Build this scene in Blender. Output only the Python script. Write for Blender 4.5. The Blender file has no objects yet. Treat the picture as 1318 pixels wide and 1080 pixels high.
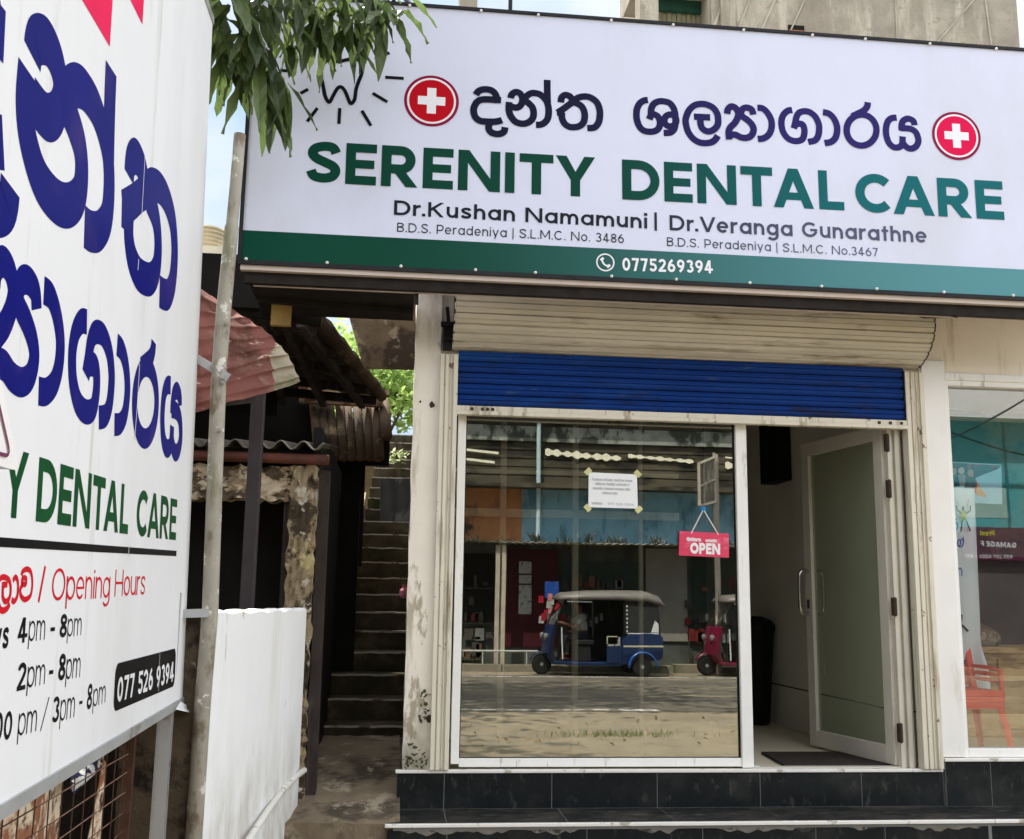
import bpy, bmesh, math, random
from mathutils import Vector, Matrix
rad = math.radians
sc = bpy.context.scene
COL = sc.collection

# ------------------------------------------------------------------ camera, sky, sun, exposure
FPX, CX, CY = 1357.0, 659.0, 540.0                      # focal length and centre in photograph pixels
CAM = Vector((0.0, -6.03, 0.92))
_vx = Vector((13500 - CX, -(963 - CY), -FPX)).normalized()
_vz = Vector((775 - CX, 7335 + CY, -FPX)); _vz = (_vz - _vx * _vx.dot(_vz)).normalized()
_vy = _vz.cross(_vx)
ROT = Matrix((_vx, _vy, _vz))                           # camera space -> world
cd = bpy.data.cameras.new('camera'); cam = bpy.data.objects.new('camera', cd); COL.objects.link(cam)
cd.sensor_fit = 'HORIZONTAL'; cd.sensor_width = 36.0; cd.lens = 36.0 * FPX / 1318.0
cd.clip_start = 0.05; cd.clip_end = 3000
cam.matrix_world = Matrix.Translation(CAM) @ ROT.to_4x4()
sc.camera = cam

FILL_CLOUD = (10.4, 10.6, 10.9)
SUN_EL = 60.0
SUN_AZ = (-0.50, 0.87)                                   # horizontal direction towards the sun
world = bpy.data.worlds.new('World'); sc.world = world; world.use_nodes = True
wn = world.node_tree.nodes; wl = world.node_tree.links
bg = wn['Background']
sky = wn.new('ShaderNodeTexSky'); sky.sky_type = 'NISHITA'; sky.sun_disc = False
sky.sun_elevation = rad(SUN_EL); sky.sun_rotation = math.atan2(SUN_AZ[0], SUN_AZ[1])
sky.air_density = 1.0; sky.dust_density = 3.0; sky.ozone_density = 1.0
# broken bright cloud added over the blue as unseen fill
wtc = wn.new('ShaderNodeTexCoord'); wno = wn.new('ShaderNodeTexNoise'); wno.inputs['Scale'].default_value = 2.6; wno.inputs['Detail'].default_value = 8; wno.inputs['Roughness'].default_value = .55
wmp = wn.new('ShaderNodeMapping'); wmp.inputs['Scale'].default_value = (1, 1, 2.2); wl.new(wtc.outputs['Generated'], wmp.inputs[0]); wl.new(wmp.outputs[0], wno.inputs['Vector'])
wrp = wn.new('ShaderNodeMapRange'); wrp.inputs[1].default_value = .36; wrp.inputs[2].default_value = .60; wrp.inputs[3].default_value = .25; wrp.inputs[4].default_value = 1.0; wl.new(wno.outputs[0], wrp.inputs[0])
wmx = wn.new('ShaderNodeMix'); wmx.data_type = 'RGBA'; wl.new(wrp.outputs[0], wmx.inputs[0]); wl.new(sky.outputs[0], wmx.inputs[6]); wmx.inputs[7].default_value = (FILL_CLOUD[0], FILL_CLOUD[1], FILL_CLOUD[2], 1)
# sky dimmed behind the buildings; unseen bright cloud added over the street as fill
wsx = wn.new('ShaderNodeSeparateXYZ'); wl.new(wtc.outputs['Generated'], wsx.inputs[0])
wdd = wn.new('ShaderNodeMath'); wdd.operation = 'MULTIPLY_ADD'; wl.new(wsx.outputs[2], wdd.inputs[0]); wdd.inputs[1].default_value = -1.1; wl.new(wsx.outputs[1], wdd.inputs[2])
wlo = wn.new('ShaderNodeMapRange'); wlo.inputs[1].default_value = -.25; wlo.inputs[2].default_value = .25; wl.new(wdd.outputs[0], wlo.inputs[0])
wpn = wn.new('ShaderNodeMix'); wpn.data_type = 'RGBA'; wl.new(wrp.outputs[0], wpn.inputs[0]); wpn.inputs[6].default_value = (1.25, 2.1, 3.3, 1); wpn.inputs[7].default_value = (3.0, 3.15, 3.3, 1)
wfx = wn.new('ShaderNodeMix'); wfx.data_type = 'RGBA'; wl.new(wlo.outputs[0], wfx.inputs[0]); wl.new(wmx.outputs[2], wfx.inputs[6]); wl.new(wpn.outputs[2], wfx.inputs[7])
wl.new(wfx.outputs[2], bg.inputs[0]); bg.inputs[1].default_value = 0.15
sl = bpy.data.lights.new('sun', 'SUN'); sl.energy = 4.2; sl.angle = rad(0.5); sl.color = (1.0, 0.95, 0.86)
so = bpy.data.objects.new('sun', sl); COL.objects.link(so)
_sd = Vector((SUN_AZ[0] * math.cos(rad(SUN_EL)), SUN_AZ[1] * math.cos(rad(SUN_EL)), math.sin(rad(SUN_EL))))
so.rotation_euler = _sd.to_track_quat('Z', 'Y').to_euler(); so.location = (0, 0, 30)
sc.view_settings.view_transform = 'Standard'; sc.view_settings.look = 'None'
sc.view_settings.gamma = 1.0; sc.view_settings.exposure = 1.12
sc.cycles.use_denoising = True
sc.cycles.max_bounces = 8; sc.cycles.transparent_max_bounces = 16; sc.cycles.glossy_bounces = 6

# ------------------------------------------------------------------ measuring: photograph pixel -> point on a plane of the place
def ray(u, v): return ROT @ Vector((u - CX, -(v - CY), -FPX))
def hit(u, v, p, n):
    d = ray(u, v); return CAM + d * ((Vector(p) - CAM).dot(n) / d.dot(n))
def onX(u, v, x): return hit(u, v, (x, 0, 0), Vector((1, 0, 0)))
def onY(u, v, y): return hit(u, v, (0, y, 0), Vector((0, 1, 0)))
def onZ(u, v, z): return hit(u, v, (0, 0, z), Vector((0, 0, 1)))

# ------------------------------------------------------------------ mesh builder
class MB:
    def __init__(s): s.v = []; s.f = []; s.m = []
    def add(s, vs, fs, mi=0):
        b = len(s.v); s.v += [Vector(p) for p in vs]
        for f in fs: s.f.append([b + i for i in f]); s.m.append(mi)
        return s
    def box(s, x0, x1, y0, y1, z0, z1, mi=0):
        return s.hexa([(x0, y0, z0), (x1, y0, z0), (x1, y1, z0), (x0, y1, z0), (x0, y0, z1), (x1, y0, z1), (x1, y1, z1), (x0, y1, z1)], mi)
    def hexa(s, p, mi=0):
        return s.add(p, [(0, 3, 2, 1), (4, 5, 6, 7), (0, 1, 5, 4), (1, 2, 6, 5), (2, 3, 7, 6), (3, 0, 4, 7)], mi)
    def bar(s, a, b, w, h, up=(0, 0, 1), mi=0):
        a = Vector(a); b = Vector(b); d = (b - a).normalized(); up = Vector(up)
        if abs(d.dot(up)) > .98: up = Vector((0, 1, 0))
        r = d.cross(up).normalized() * w / 2; u = r.cross(d).normalized() * h / 2
        return s.hexa([a - r - u, a + r - u, b + r - u, b - r - u, a - r + u, a + r + u, b + r + u, b - r + u], mi)
    def tube(s, pts, r, n=8, mi=0, cap=True):
        pts = [Vector(p) for p in pts]; rs = r if isinstance(r, (list, tuple)) else [r] * len(pts)
        b = len(s.v); prev = None
        for i, p in enumerate(pts):
            d = (pts[min(i + 1, len(pts) - 1)] - pts[max(i - 1, 0)]).normalized()
            if prev is None:
                q = Vector((0, 0, 1)) if abs(d.z) < .9 else Vector((1, 0, 0)); x = d.cross(q).normalized()
            else:
                x = (prev - d * prev.dot(d)).normalized()
            prev = x; y = d.cross(x)
            for k in range(n):
                a = 2 * math.pi * k / n; s.v.append(p + (x * math.cos(a) + y * math.sin(a)) * rs[i])
        for i in range(len(pts) - 1):
            for k in range(n):
                s.f.append([b + i * n + k, b + i * n + (k + 1) % n, b + (i + 1) * n + (k + 1) % n, b + (i + 1) * n + k]); s.m.append(mi)
        if cap:
            s.f.append([b + k for k in range(n)][::-1]); s.m.append(mi)
            e = b + (len(pts) - 1) * n; s.f.append([e + k for k in range(n)]); s.m.append(mi)
        return s
    def grid(s, rows, mi=0):
        b = len(s.v); nc = len(rows[0])
        for r in rows: s.v += [Vector(p) for p in r]
        for i in range(len(rows) - 1):
            for j in range(nc - 1):
                s.f.append([b + i * nc + j, b + i * nc + j + 1, b + (i + 1) * nc + j + 1, b + (i + 1) * nc + j]); s.m.append(mi)
        return s
    def loft(s, rings, mi=0, cap=True):
        b = len(s.v); n = len(rings[0])
        for r in rings: s.v += [Vector(p) for p in r]
        for i in range(len(rings) - 1):
            for k in range(n):
                s.f.append([b + i * n + k, b + i * n + (k + 1) % n, b + (i + 1) * n + (k + 1) % n, b + (i + 1) * n + k]); s.m.append(mi)
        if cap:
            s.f.append([b + k for k in range(n)][::-1]); s.m.append(mi)
            e = b + (len(rings) - 1) * n; s.f.append([e + k for k in range(n)]); s.m.append(mi)
        return s
    def extrude(s, poly, off, mi=0):
        """closed polygon (list of points) swept along the vector off"""
        off = Vector(off); return s.loft([[Vector(p) for p in poly], [Vector(p) + off for p in poly]], mi)
    def build(s, name, mat, parent=None, bevel=0.0, smooth=False, origin=None, solid=0.0, sub=0):
        me = bpy.data.meshes.new(name)
        if parent is not None: org = world_loc(parent)
        elif origin is not None: org = Vector(origin)
        else:
            xs = [p.x for p in s.v]; ys = [p.y for p in s.v]; zs = [p.z for p in s.v]
            org = Vector(((min(xs) + max(xs)) / 2, (min(ys) + max(ys)) / 2, min(zs)))
        me.from_pydata([p - org for p in s.v], [], s.f)
        mats = mat if isinstance(mat, (list, tuple)) else [mat]
        for m in mats: me.materials.append(m)
        me.polygons.foreach_set('material_index', [min(i, len(mats) - 1) for i in s.m])
        bm = bmesh.new(); bm.from_mesh(me); bmesh.ops.recalc_face_normals(bm, faces=bm.faces); bm.to_mesh(me); bm.free()
        if smooth: me.polygons.foreach_set('use_smooth', [True] * len(me.polygons))
        me.update()
        o = bpy.data.objects.new(name, me); COL.objects.link(o)
        if parent is not None: o.parent = parent
        else: o.location = org
        if solid:
            q = o.modifiers.new('solid', 'SOLIDIFY'); q.thickness = solid; q.offset = 0
        if sub:
            q = o.modifiers.new('sub', 'SUBSURF'); q.levels = sub; q.render_levels = sub
        if bevel:
            q = o.modifiers.new('bevel', 'BEVEL'); q.width = bevel; q.segments = 2; q.limit_method = 'ANGLE'; q.angle_limit = rad(40)
        return o
def world_loc(o):
    p = Vector(o.location)
    while o.parent is not None:
        o = o.parent; p = p + Vector(o.location)
    return p
def tag(o, label, cat, group=None, kind=None):
    if label: o['label'] = label
    if cat: o['category'] = cat
    if group: o['group'] = group
    if kind: o['kind'] = kind
    return o
def thing(name, loc, label, cat, group=None):
    o = bpy.data.objects.new(name, None); COL.objects.link(o); o.location = loc; o.empty_display_size = .1
    return tag(o, label, cat, group)
def struct(o): o['kind'] = 'structure'; return o

# ------------------------------------------------------------------ materials
def _ramp(nt, src, a, b):
    r = nt.nodes.new('ShaderNodeMapRange'); r.inputs[1].default_value = a; r.inputs[2].default_value = b
    nt.links.new(src, r.inputs[0]); return r.outputs[0]
def _noise(nt, vec, scale, detail=5, rough=.6, stretch=None):
    n = nt.nodes.new('ShaderNodeTexNoise'); n.inputs['Scale'].default_value = scale; n.inputs['Detail'].default_value = detail; n.inputs['Roughness'].default_value = rough
    if stretch:
        mp = nt.nodes.new('ShaderNodeMapping'); mp.inputs['Scale'].default_value = stretch; nt.links.new(vec, mp.inputs[0]); vec = mp.outputs[0]
    nt.links.new(vec, n.inputs['Vector']); return n.outputs[0]
def _mix(nt, fac, a, b):
    m = nt.nodes.new('ShaderNodeMix'); m.data_type = 'RGBA'
    for val, i in ((fac, 0), (a, 6), (b, 7)):
        if hasattr(val, 'links'): nt.links.new(val, m.inputs[i])
        elif isinstance(val, (int, float)): m.inputs[i].default_value = val
        else: m.inputs[i].default_value = (*val, 1)
    return m.outputs[2]
def _mul(nt, a, b):
    m = nt.nodes.new('ShaderNodeMath'); m.operation = 'MULTIPLY'
    for i, val in enumerate((a, b)):
        if hasattr(val, 'links'): nt.links.new(val, m.inputs[i])
        else: m.inputs[i].default_value = val
    return m.outputs[0]
def pm(name, col, rough=.6, var=.12, scale=5, bump=.0, bscale=60, spec=.12, metal=0.0, patches=(), rvar=0.0, foot=None):
    """patches: (colour, scale, low, high, stretch) layers of noise-shaped stains; foot: (colour, z0, z1) grime climbing from the base"""
    m = bpy.data.materials.new(name); m.use_nodes = True; nt = m.node_tree; b = nt.nodes['Principled BSDF']
    tc = nt.nodes.new('ShaderNodeTexCoord').outputs['Object']
    lo = tuple(c * (1 - var) for c in col); hi = tuple(min(1, c * (1 + var)) for c in col)
    c = _mix(nt, _ramp(nt, _noise(nt, tc, scale), .3, .7), lo, hi)
    for k, (pc, ps, a, e, st) in enumerate(patches):
        c = _mix(nt, _ramp(nt, _noise(nt, tc, ps, 8, .65, st), .5 + (a - .5) * .6, .5 + (e - .5) * .6), c, pc)
    if foot:
        sx = nt.nodes.new('ShaderNodeSeparateXYZ'); nt.links.new(tc, sx.inputs[0])
        fz = _ramp(nt, sx.outputs[2], foot[2], foot[1]); fn = _ramp(nt, _noise(nt, tc, 4.5, 9, .62, (1.6, 1.6, .7)), .36, .66)
        c = _mix(nt, _mul(nt, fz, fn), c, foot[0])
    nt.links.new(c, b.inputs['Base Color'])
    b.inputs['Roughness'].default_value = rough; b.inputs['Metallic'].default_value = metal; b.inputs['Specular IOR Level'].default_value = spec
    if rvar:
        r = nt.nodes.new('ShaderNodeMapRange'); r.inputs[1].default_value = .3; r.inputs[2].default_value = .7
        r.inputs[3].default_value = max(.02, rough - rvar); r.inputs[4].default_value = min(1, rough + rvar)
        nt.links.new(_noise(nt, tc, scale * 2.3), r.inputs[0]); nt.links.new(r.outputs[0], b.inputs['Roughness'])
    if bump:
        bp = nt.nodes.new('ShaderNodeBump'); bp.inputs['Strength'].default_value = bump; bp.inputs['Distance'].default_value = .01
        nt.links.new(_noise(nt, tc, bscale, 6, .65), bp.inputs['Height']); nt.links.new(bp.outputs[0], b.inputs['Normal'])
    return m
def glass(name, refl=.2, tint=(.8, .85, .83), gtint=(1, 1, 1), wave=0.0):
    m = bpy.data.materials.new(name); m.use_nodes = True; nt = m.node_tree; nt.nodes.clear()
    out = nt.nodes.new('ShaderNodeOutputMaterial'); mx = nt.nodes.new('ShaderNodeMixShader')
    t = nt.nodes.new('ShaderNodeBsdfTransparent'); t.inputs[0].default_value = (*tint, 1)
    g = nt.nodes.new('ShaderNodeBsdfGlossy'); g.inputs['Roughness'].default_value = 0.0; g.inputs[0].default_value = (*gtint, 1)
    fr = nt.nodes.new('ShaderNodeLayerWeight'); fr.inputs[0].default_value = .25
    mr = nt.nodes.new('ShaderNodeMapRange'); mr.inputs[3].default_value = refl; mr.inputs[4].default_value = 1.0
    nt.links.new(fr.outputs['Fresnel'], mr.inputs[0])
    nt.links.new(mr.outputs[0], mx.inputs[0]); nt.links.new(t.outputs[0], mx.inputs[1]); nt.links.new(g.outputs[0], mx.inputs[2])
    nt.links.new(mx.outputs[0], out.inputs[0])
    if wave:
        tc = nt.nodes.new('ShaderNodeTexCoord').outputs['Object']; bp = nt.nodes.new('ShaderNodeBump'); bp.inputs['Strength'].default_value = wave; bp.inputs['Distance'].default_value = .02
        nt.links.new(_noise(nt, tc, 1.3, 1), bp.inputs['Height']); nt.links.new(bp.outputs[0], g.inputs['Normal'])
    return m
def leafmat(name, c1, c2, trans=.35, scale=3):
    m = bpy.data.materials.new(name); m.use_nodes = True; nt = m.node_tree; b = nt.nodes['Principled BSDF']; out = nt.nodes['Material Output']
    tc = nt.nodes.new('ShaderNodeTexCoord').outputs['Object']
    g = nt.nodes.new('ShaderNodeNewGeometry')
    f = nt.nodes.new('ShaderNodeMath'); f.operation = 'ADD'; nt.links.new(_mul(nt, g.outputs['Random Per Island'], .75), f.inputs[0]); nt.links.new(_mul(nt, _noise(nt, tc, scale), .4), f.inputs[1])
    c = _mix(nt, f.outputs[0], c1, c2); nt.links.new(c, b.inputs['Base Color']); b.inputs['Roughness'].default_value = .42; b.inputs['Specular IOR Level'].default_value = .45
    t = nt.nodes.new('ShaderNodeBsdfTranslucent'); nt.links.new(_mix(nt, f.outputs[0], tuple(min(1, k * 2.2) for k in c1), tuple(min(1, k * 2.4) for k in c2)), t.inputs[0])
    mx = nt.nodes.new('ShaderNodeMixShader'); mx.inputs[0].default_value = trans
    nt.links.new(b.outputs[0], mx.inputs[1]); nt.links.new(t.outputs[0], mx.inputs[2]); nt.links.new(mx.outputs[0], out.inputs[0])
    return m

def sheen_ink(name, c1, c2, x0, x1, rough=.35, spec=.06):
    """print colour with sky sheen painted in, from c1 to c2 along the board"""
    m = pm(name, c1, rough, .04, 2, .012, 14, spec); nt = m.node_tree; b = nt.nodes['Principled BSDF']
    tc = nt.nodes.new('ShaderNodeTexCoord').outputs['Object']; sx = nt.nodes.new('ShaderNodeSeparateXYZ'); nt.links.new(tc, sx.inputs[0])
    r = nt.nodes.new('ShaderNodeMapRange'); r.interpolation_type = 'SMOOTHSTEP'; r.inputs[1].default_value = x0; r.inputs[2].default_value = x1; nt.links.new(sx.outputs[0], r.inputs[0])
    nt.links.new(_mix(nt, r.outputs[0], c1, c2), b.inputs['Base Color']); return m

# ------------------------------------------------------------------ lettering: strokes and polygons laid on a plane
def catmull(pts, k=7, closed=False):
    P = [Vector((p[0], p[1])) for p in pts]; n = len(P); out = []
    segs = n if closed else n - 1
    for i in range(segs):
        g = (lambda j: P[j % n]) if closed else (lambda j: P[min(max(j, 0), n - 1)])
        p0, p1, p2, p3 = g(i - 1), g(i), g(i + 1), g(i + 2)
        for s in range(k):
            t = s / k
            out.append(.5 * ((2 * p1) + (p2 - p0) * t + (2 * p0 - 5 * p1 + 4 * p2 - p3) * t * t + (3 * p1 - p0 - 3 * p2 + p3) * t * t * t))
    if not closed: out.append(P[-1])
    return out
class Plane:
    """a lettering plane: origin, right, up, and the side it is read from"""
    def __init__(s, o, r, u): s.o = Vector(o); s.r = Vector(r).normalized(); u = Vector(u); s.u = (u - s.r * u.dot(s.r)).normalized(); s.n = s.r.cross(s.u); s.k = 0
    def at(s, a, b, lift): return s.o + s.r * a + s.u * b + s.n * lift
    def uv(s, p): d = Vector(p) - s.o; return (d.dot(s.r), d.dot(s.u))
    def px(s, u, v): return s.uv(hit(u, v, s.o, s.n))
def lay_ribbon(mb, pl, pts, w, closed=False, lift=.0008, mi=0):
    pl.k += 1; z = lift + .00006 * (pl.k % 9)
    n = len(pts); L = []; R = []
    for i in range(n):
        a = pts[(i - 1) % n] if (closed or i > 0) else pts[i]; b = pts[(i + 1) % n] if (closed or i < n - 1) else pts[i]
        d = Vector(b) - Vector(a)
        if d.length < 1e-9: d = Vector((1, 0))
        d.normalize(); q = Vector((-d.y, d.x)) * w / 2
        L.append(pl.at(pts[i][0] + q.x, pts[i][1] + q.y, z)); R.append(pl.at(pts[i][0] - q.x, pts[i][1] - q.y, z))
    if closed: L.append(L[0]); R.append(R[0])
    mb.grid([L, R], mi)
def lay_poly(mb, pl, pts, lift=.0008, mi=0):
    pl.k += 1; z = lift + .00006 * (pl.k % 9)
    mb.add([pl.at(p[0], p[1], z) for p in pts], [list(range(len(pts)))], mi)
def arc(cx, cy, rx, ry, a0, a1, n=14):
    return [Vector((cx + rx * math.cos(rad(a0 + (a1 - a0) * i / n)), cy + ry * math.sin(rad(a0 + (a1 - a0) * i / n)))) for i in range(n + 1)]
XH = .76
def glyph(ch, w):
    """strokes of one character at cap height 1; returns (items, advance)"""
    h = w / 2; S = []; P = []; C = []
    def ln(*p): S.append([Vector(q) for q in p])
    def bx(x0, y0, x1, y1): P.append([(x0, y0), (x1, y0), (x1, y1), (x0, y1)])
    def scurve(x0, W, y0, H):
        q = [(.70, .735), (.62, .865), (.42, .895), (.20, .84), (.125, .72), (.21, .60), (.42, .505), (.63, .41), (.70, .29), (.62, .155), (.41, .105), (.18, .15), (.10, .285)]
        S.append(catmull([(x0 + h + (a - .10) / .60 * (W - w), y0 + h + (b - .105) / .79 * (H - w)) for a, b in q], 5))
    def bowl(x0, W, H): C.append(arc(x0 + W / 2, H / 2, (W - w) / 2, (H - w) / 2, 0, 348, 29))
    def arch(x0, W, y0):
        r = (W - w) / 2; ry = min(.30, XH - y0 - h - .05)
        S.append([Vector((x0 + h, y0 + .0))] + arc(x0 + W / 2, XH - h - ry, r, ry, 180, 0, 12) + [Vector((x0 + W - h, 0))])
    a = 0
    if ch == ' ': a = .30
    elif ch == '.': bx(0, 0, w * 1.1, w * 1.1); a = w * 1.1
    elif ch == '|': bx(0, -.2, w * .9, 1.05); a = w * .9
    elif ch == '/': P.append([(0, -.12), (w, -.12), (.42 + w, 1.05), (.42, 1.05)]); a = .42 + w
    elif ch == '-': bx(0, .30, .34, .30 + w); a = .34
    elif ch == 'I': bx(0, 0, w, 1); a = w
    elif ch == 'E': a = .70; bx(0, 0, w, 1); bx(w * .9, 0, a, w * .95); bx(w * .9, .5 - h * .92, a * .93, .5 + h * .92); bx(w * .9, 1 - w * .95, a, 1)
    elif ch == 'F': a = .66; bx(0, 0, w, 1); bx(w * .9, .46 - h * .92, a * .93, .46 + h * .92); bx(w * .9, 1 - w * .95, a, 1)
    elif ch == 'L': a = .64; bx(0, 0, w, 1); bx(w * .9, 0, a, w * .95)
    elif ch == 'T': a = .80; bx(a / 2 - h, 0, a / 2 + h, 1 - w * .9); bx(0, 1 - w * .95, a, 1)
    elif ch == 'H': a = .92; bx(0, 0, w, 1); bx(a - w, 0, a, 1); bx(w * .9, .5 - h * .9, a - w * .9, .5 + h * .9)
    elif ch == 'N': a = .98; bx(0, 0, w, 1); bx(a - w, 0, a, 1); P.append([(0, 1), (w * 1.12, 1), (a, 0), (a - w * 1.12, 0)])
    elif ch == 'M': a = 1.12; bx(0, 0, w, 1); bx(a - w, 0, a, 1); P.append([(0, 1), (w * 1.1, 1), (a / 2 + h * .9, .2), (a / 2 - h * .9, .2)]); P.append([(a, 1), (a - w * 1.1, 1), (a / 2 - h * .9, .2), (a / 2 + h * .9, .2)])
    elif ch == 'Y': a = .94; j = .40; P.append([(0, 1), (w * 1.15, 1), (a / 2 + h, j), (a / 2 - h, j)]); P.append([(a, 1), (a - w * 1.15, 1), (a / 2 - h, j), (a / 2 + h, j)]); bx(a / 2 - h, 0, a / 2 + h, j + .01)
    elif ch == 'A': a = 1.02; P.append([(0, 0), (w * 1.1, 0), (a / 2 + h * 1.1, 1), (a / 2 - h * 1.1, 1)]); P.append([(a, 0), (a - w * 1.1, 0), (a / 2 - h * 1.1, 1), (a / 2 + h * 1.1, 1)]); bx(a * .25, .20, a * .75, .20 + w * .85)
    elif ch == 'V': a = 1.0; P.append([(0, 1), (w * 1.1, 1), (a / 2 + h * 1.1, 0), (a / 2 - h * 1.1, 0)]); P.append([(a, 1), (a - w * 1.1, 1), (a / 2 - h * 1.1, 0), (a / 2 + h * 1.1, 0)])
    elif ch == 'K': a = .90; bx(0, 0, w, 1); P.append([(w * .8, .36), (w * .8, .36 + w * 1.3), (a - w * 1.25, 1), (a - w * .02, 1)]); P.append([(a, 0), (a - w * 1.25, 0), (w * 1.3, .52), (w * 1.3 + w * .8, .52 + w * .55)])
    elif ch == 'D': a = .92; bx(0, 0, w, 1); S.append([Vector((w * .8, 1 - h))] + arc(.40, .5, a - h - .40, .5 - h, 90, -90) + [Vector((w * .8, h))])
    elif ch in 'PR':
        a = .78; S.append([Vector((w * .8, 1 - h))] + arc(.44, .66, a - h - .44, .34 - h, 90, -90) + [Vector((w * .8, .32 + h))]); bx(0, 0, w, 1)
        if ch == 'R': a = .84; P.append([(a, 0), (a - w * 1.22, 0), (.26, .40), (.26 + w * 1.2, .40)])
    elif ch == 'B': a = .78; bx(0, 0, w, 1); S.append([Vector((w * .8, 1 - h))] + arc(.42, .76, a - h - .46, .24 - h * .5 - h * .5, 90, -90) + [Vector((w * .8, .52 + h * 0))]); S.append([Vector((w * .8, .52))] + arc(.44, .26 + h * .5, a - h - .44, .26 - h * .5, 90, -90) + [Vector((w * .8, h))])
    elif ch == 'C': a = .96; S.append(arc(.5, .5, .5 - h, .5 - h, 44, 316, 24))
    elif ch == 'G': a = 1.0; S.append(arc(.5, .5, .5 - h, .5 - h, 44, 345, 24)); bx(.52, .40, a - h * .3, .40 + w * .9)
    elif ch == 'O': a = 1.04; C.append(arc(a / 2, .5, a / 2 - h, .5 - h, 0, 348, 29))
    elif ch == 'S': a = .78; scurve(0, a, 0, 1)
    elif ch == 'a': a = .74; bowl(0, a, XH); bx(a - w, 0, a, XH)
    elif ch == 'd': a = .74; bowl(0, a, XH); bx(a - w, 0, a, 1.03)
    elif ch == 'g': a = .74; bowl(0, a, XH); S.append([Vector((a - h, XH)), Vector((a - h, -.02))] + arc(a / 2, -.02, a / 2 - h, .24, 0, -150, 10))
    elif ch == 'p': a = .74; bowl(0, a, XH); bx(0, -.27, w, XH)
    elif ch == 'o': a = .74; bowl(0, a, XH)
    elif ch == 'e': a = .72; S.append(arc(a / 2, XH / 2, a / 2 - h, XH / 2 - h, 0, 318, 24)); bx(w * .6, XH / 2 - h * .8, a - h * .3, XH / 2 + h * .8)
    elif ch == 'n': a = .66; bx(0, 0, w, XH); arch(0, a, .3)
    elif ch == 'h': a = .66; bx(0, 0, w, 1.03); arch(0, a, .3)
    elif ch == 'm': a = 1.06; bx(0, 0, w, XH); arch(0, a / 2 + h, .3); arch(a / 2 - h, a / 2 + h, .3)
    elif ch == 'u': a = .66; bx(a - w, 0, a, XH); r = (a - w) / 2; S.append([Vector((h, XH))] + arc(a / 2, h + .28, r, .28, 180, 360, 12))
    elif ch == 'r': a = .42; bx(0, 0, w, XH); S.append(arc(h + .30, XH - h - .26, .30, .26, 175, 82, 8))
    elif ch == 's': a = .60; scurve(0, a, 0, XH)
    elif ch == 'i': a = w; bx(0, 0, w, XH); bx(-w * .05, XH + .12, w * 1.05, XH + .12 + w * 1.1)
    elif ch == 'l': a = w; bx(0, 0, w, 1.03)
    elif ch == 't': a = .42; bx(.12, 0, .12 + w, .98); bx(0, XH - w * .9, a, XH)
    elif ch == 'v' or ch == 'y':
        a = .72; P.append([(0, XH), (w * 1.1, XH), (a / 2 + h * 1.1, 0), (a / 2 - h * 1.1, 0)])
        e = -.27 if ch == 'y' else 0; t = (XH - e) / XH; xb = a - h * 1.1 - (a / 2 - h * 1.1) * t * (1.0 if ch == 'y' else 1.0)
        P.append([(a, XH), (a - w * 1.1, XH), (xb - h, e), (xb + h, e)])
    elif ch == '0': a = .70; C.append(arc(a / 2, .5, a / 2 - h, .5 - h, 0, 348, 29))
    elif ch == '1': a = .40; bx(a - w, 0, a, 1); P.append([(0, .78), (a - w * .5, 1), (a - w * .5, 1 - w * 1.1), (0, .78 - w)])
    elif ch == '2': a = .66; S.append(arc(a / 2, .70, a / 2 - h, .30 - h, 170, -20, 12) + [Vector((a * .62, .42)), Vector((h * 1.2, w * .7))]); bx(0, 0, a, w * .92)
    elif ch == '3': a = .66; S.append(arc(a / 2 - .02, .745, a / 2 - h - .02, .255 - h, 160, -80, 12)); S.append(arc(a / 2, .285, a / 2 - h, .285 - h, 90, -160, 12))
    elif ch == '4': a = .74; bx(a * .62 - h, 0, a * .62 + h, 1); bx(0, .20, a, .20 + w * .9); P.append([(0, .20 + w * .5), (w * 1.1, .20 + w * .5), (a * .62 + h * .6, 1), (a * .62 - w * .7, 1)])
    elif ch == '5': a = .66; bx(.06, 1 - w * .92, a - .03, 1); bx(.06, .5, .06 + w * .9, 1); S.append(arc(a / 2 - .02, .335, a / 2 - h + .02, .335 - h, 128, -155, 14))
    elif ch == '6': a = .68; C.append(arc(a / 2, .33, a / 2 - h, .33 - h, 0, 348, 29)); S.append(catmull([(h * 1.02, .33), (h * 1.5, .58), (a * .42, .80), (a * .66, 1 - h * .6)], 6))
    elif ch == '9': a = .68; C.append(arc(a / 2, .67, a / 2 - h, .33 - h, 0, 348, 29)); S.append(catmull([(a - h * 1.02, .67), (a - h * 1.5, .42), (a * .58, .20), (a * .34, h * .6)], 6))
    elif ch == '7': a = .62; bx(0, 1 - w * .92, a, 1); P.append([(a - w * 1.1, 1 - w * .5), (a, 1 - w * .5), (.14 + w * 1.1, 0), (.14, 0)])
    elif ch == '8': a = .66; C.append(arc(a / 2, .745, a / 2 - h - .03, .255 - h, 0, 348, 24)); C.append(arc(a / 2, .275, a / 2 - h, .275 - h, 0, 348, 24))
    else: a = .3
    return S, P, C, a
KERN = {'CA': -.15, 'TA': -.10, 'AL': .02, 'TY': -.06, 'AR': -.02, 'Dr': .0, 'r.': -.06, '.V': -.06, 'Ve': -.08, 'Pe': -.02}
def text_width(s, w, gap): return sum(glyph(c, w)[3] + gap for c in s) - gap + sum(KERN.get(a + b, 0) for a, b in zip(s, s[1:]))
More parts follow.
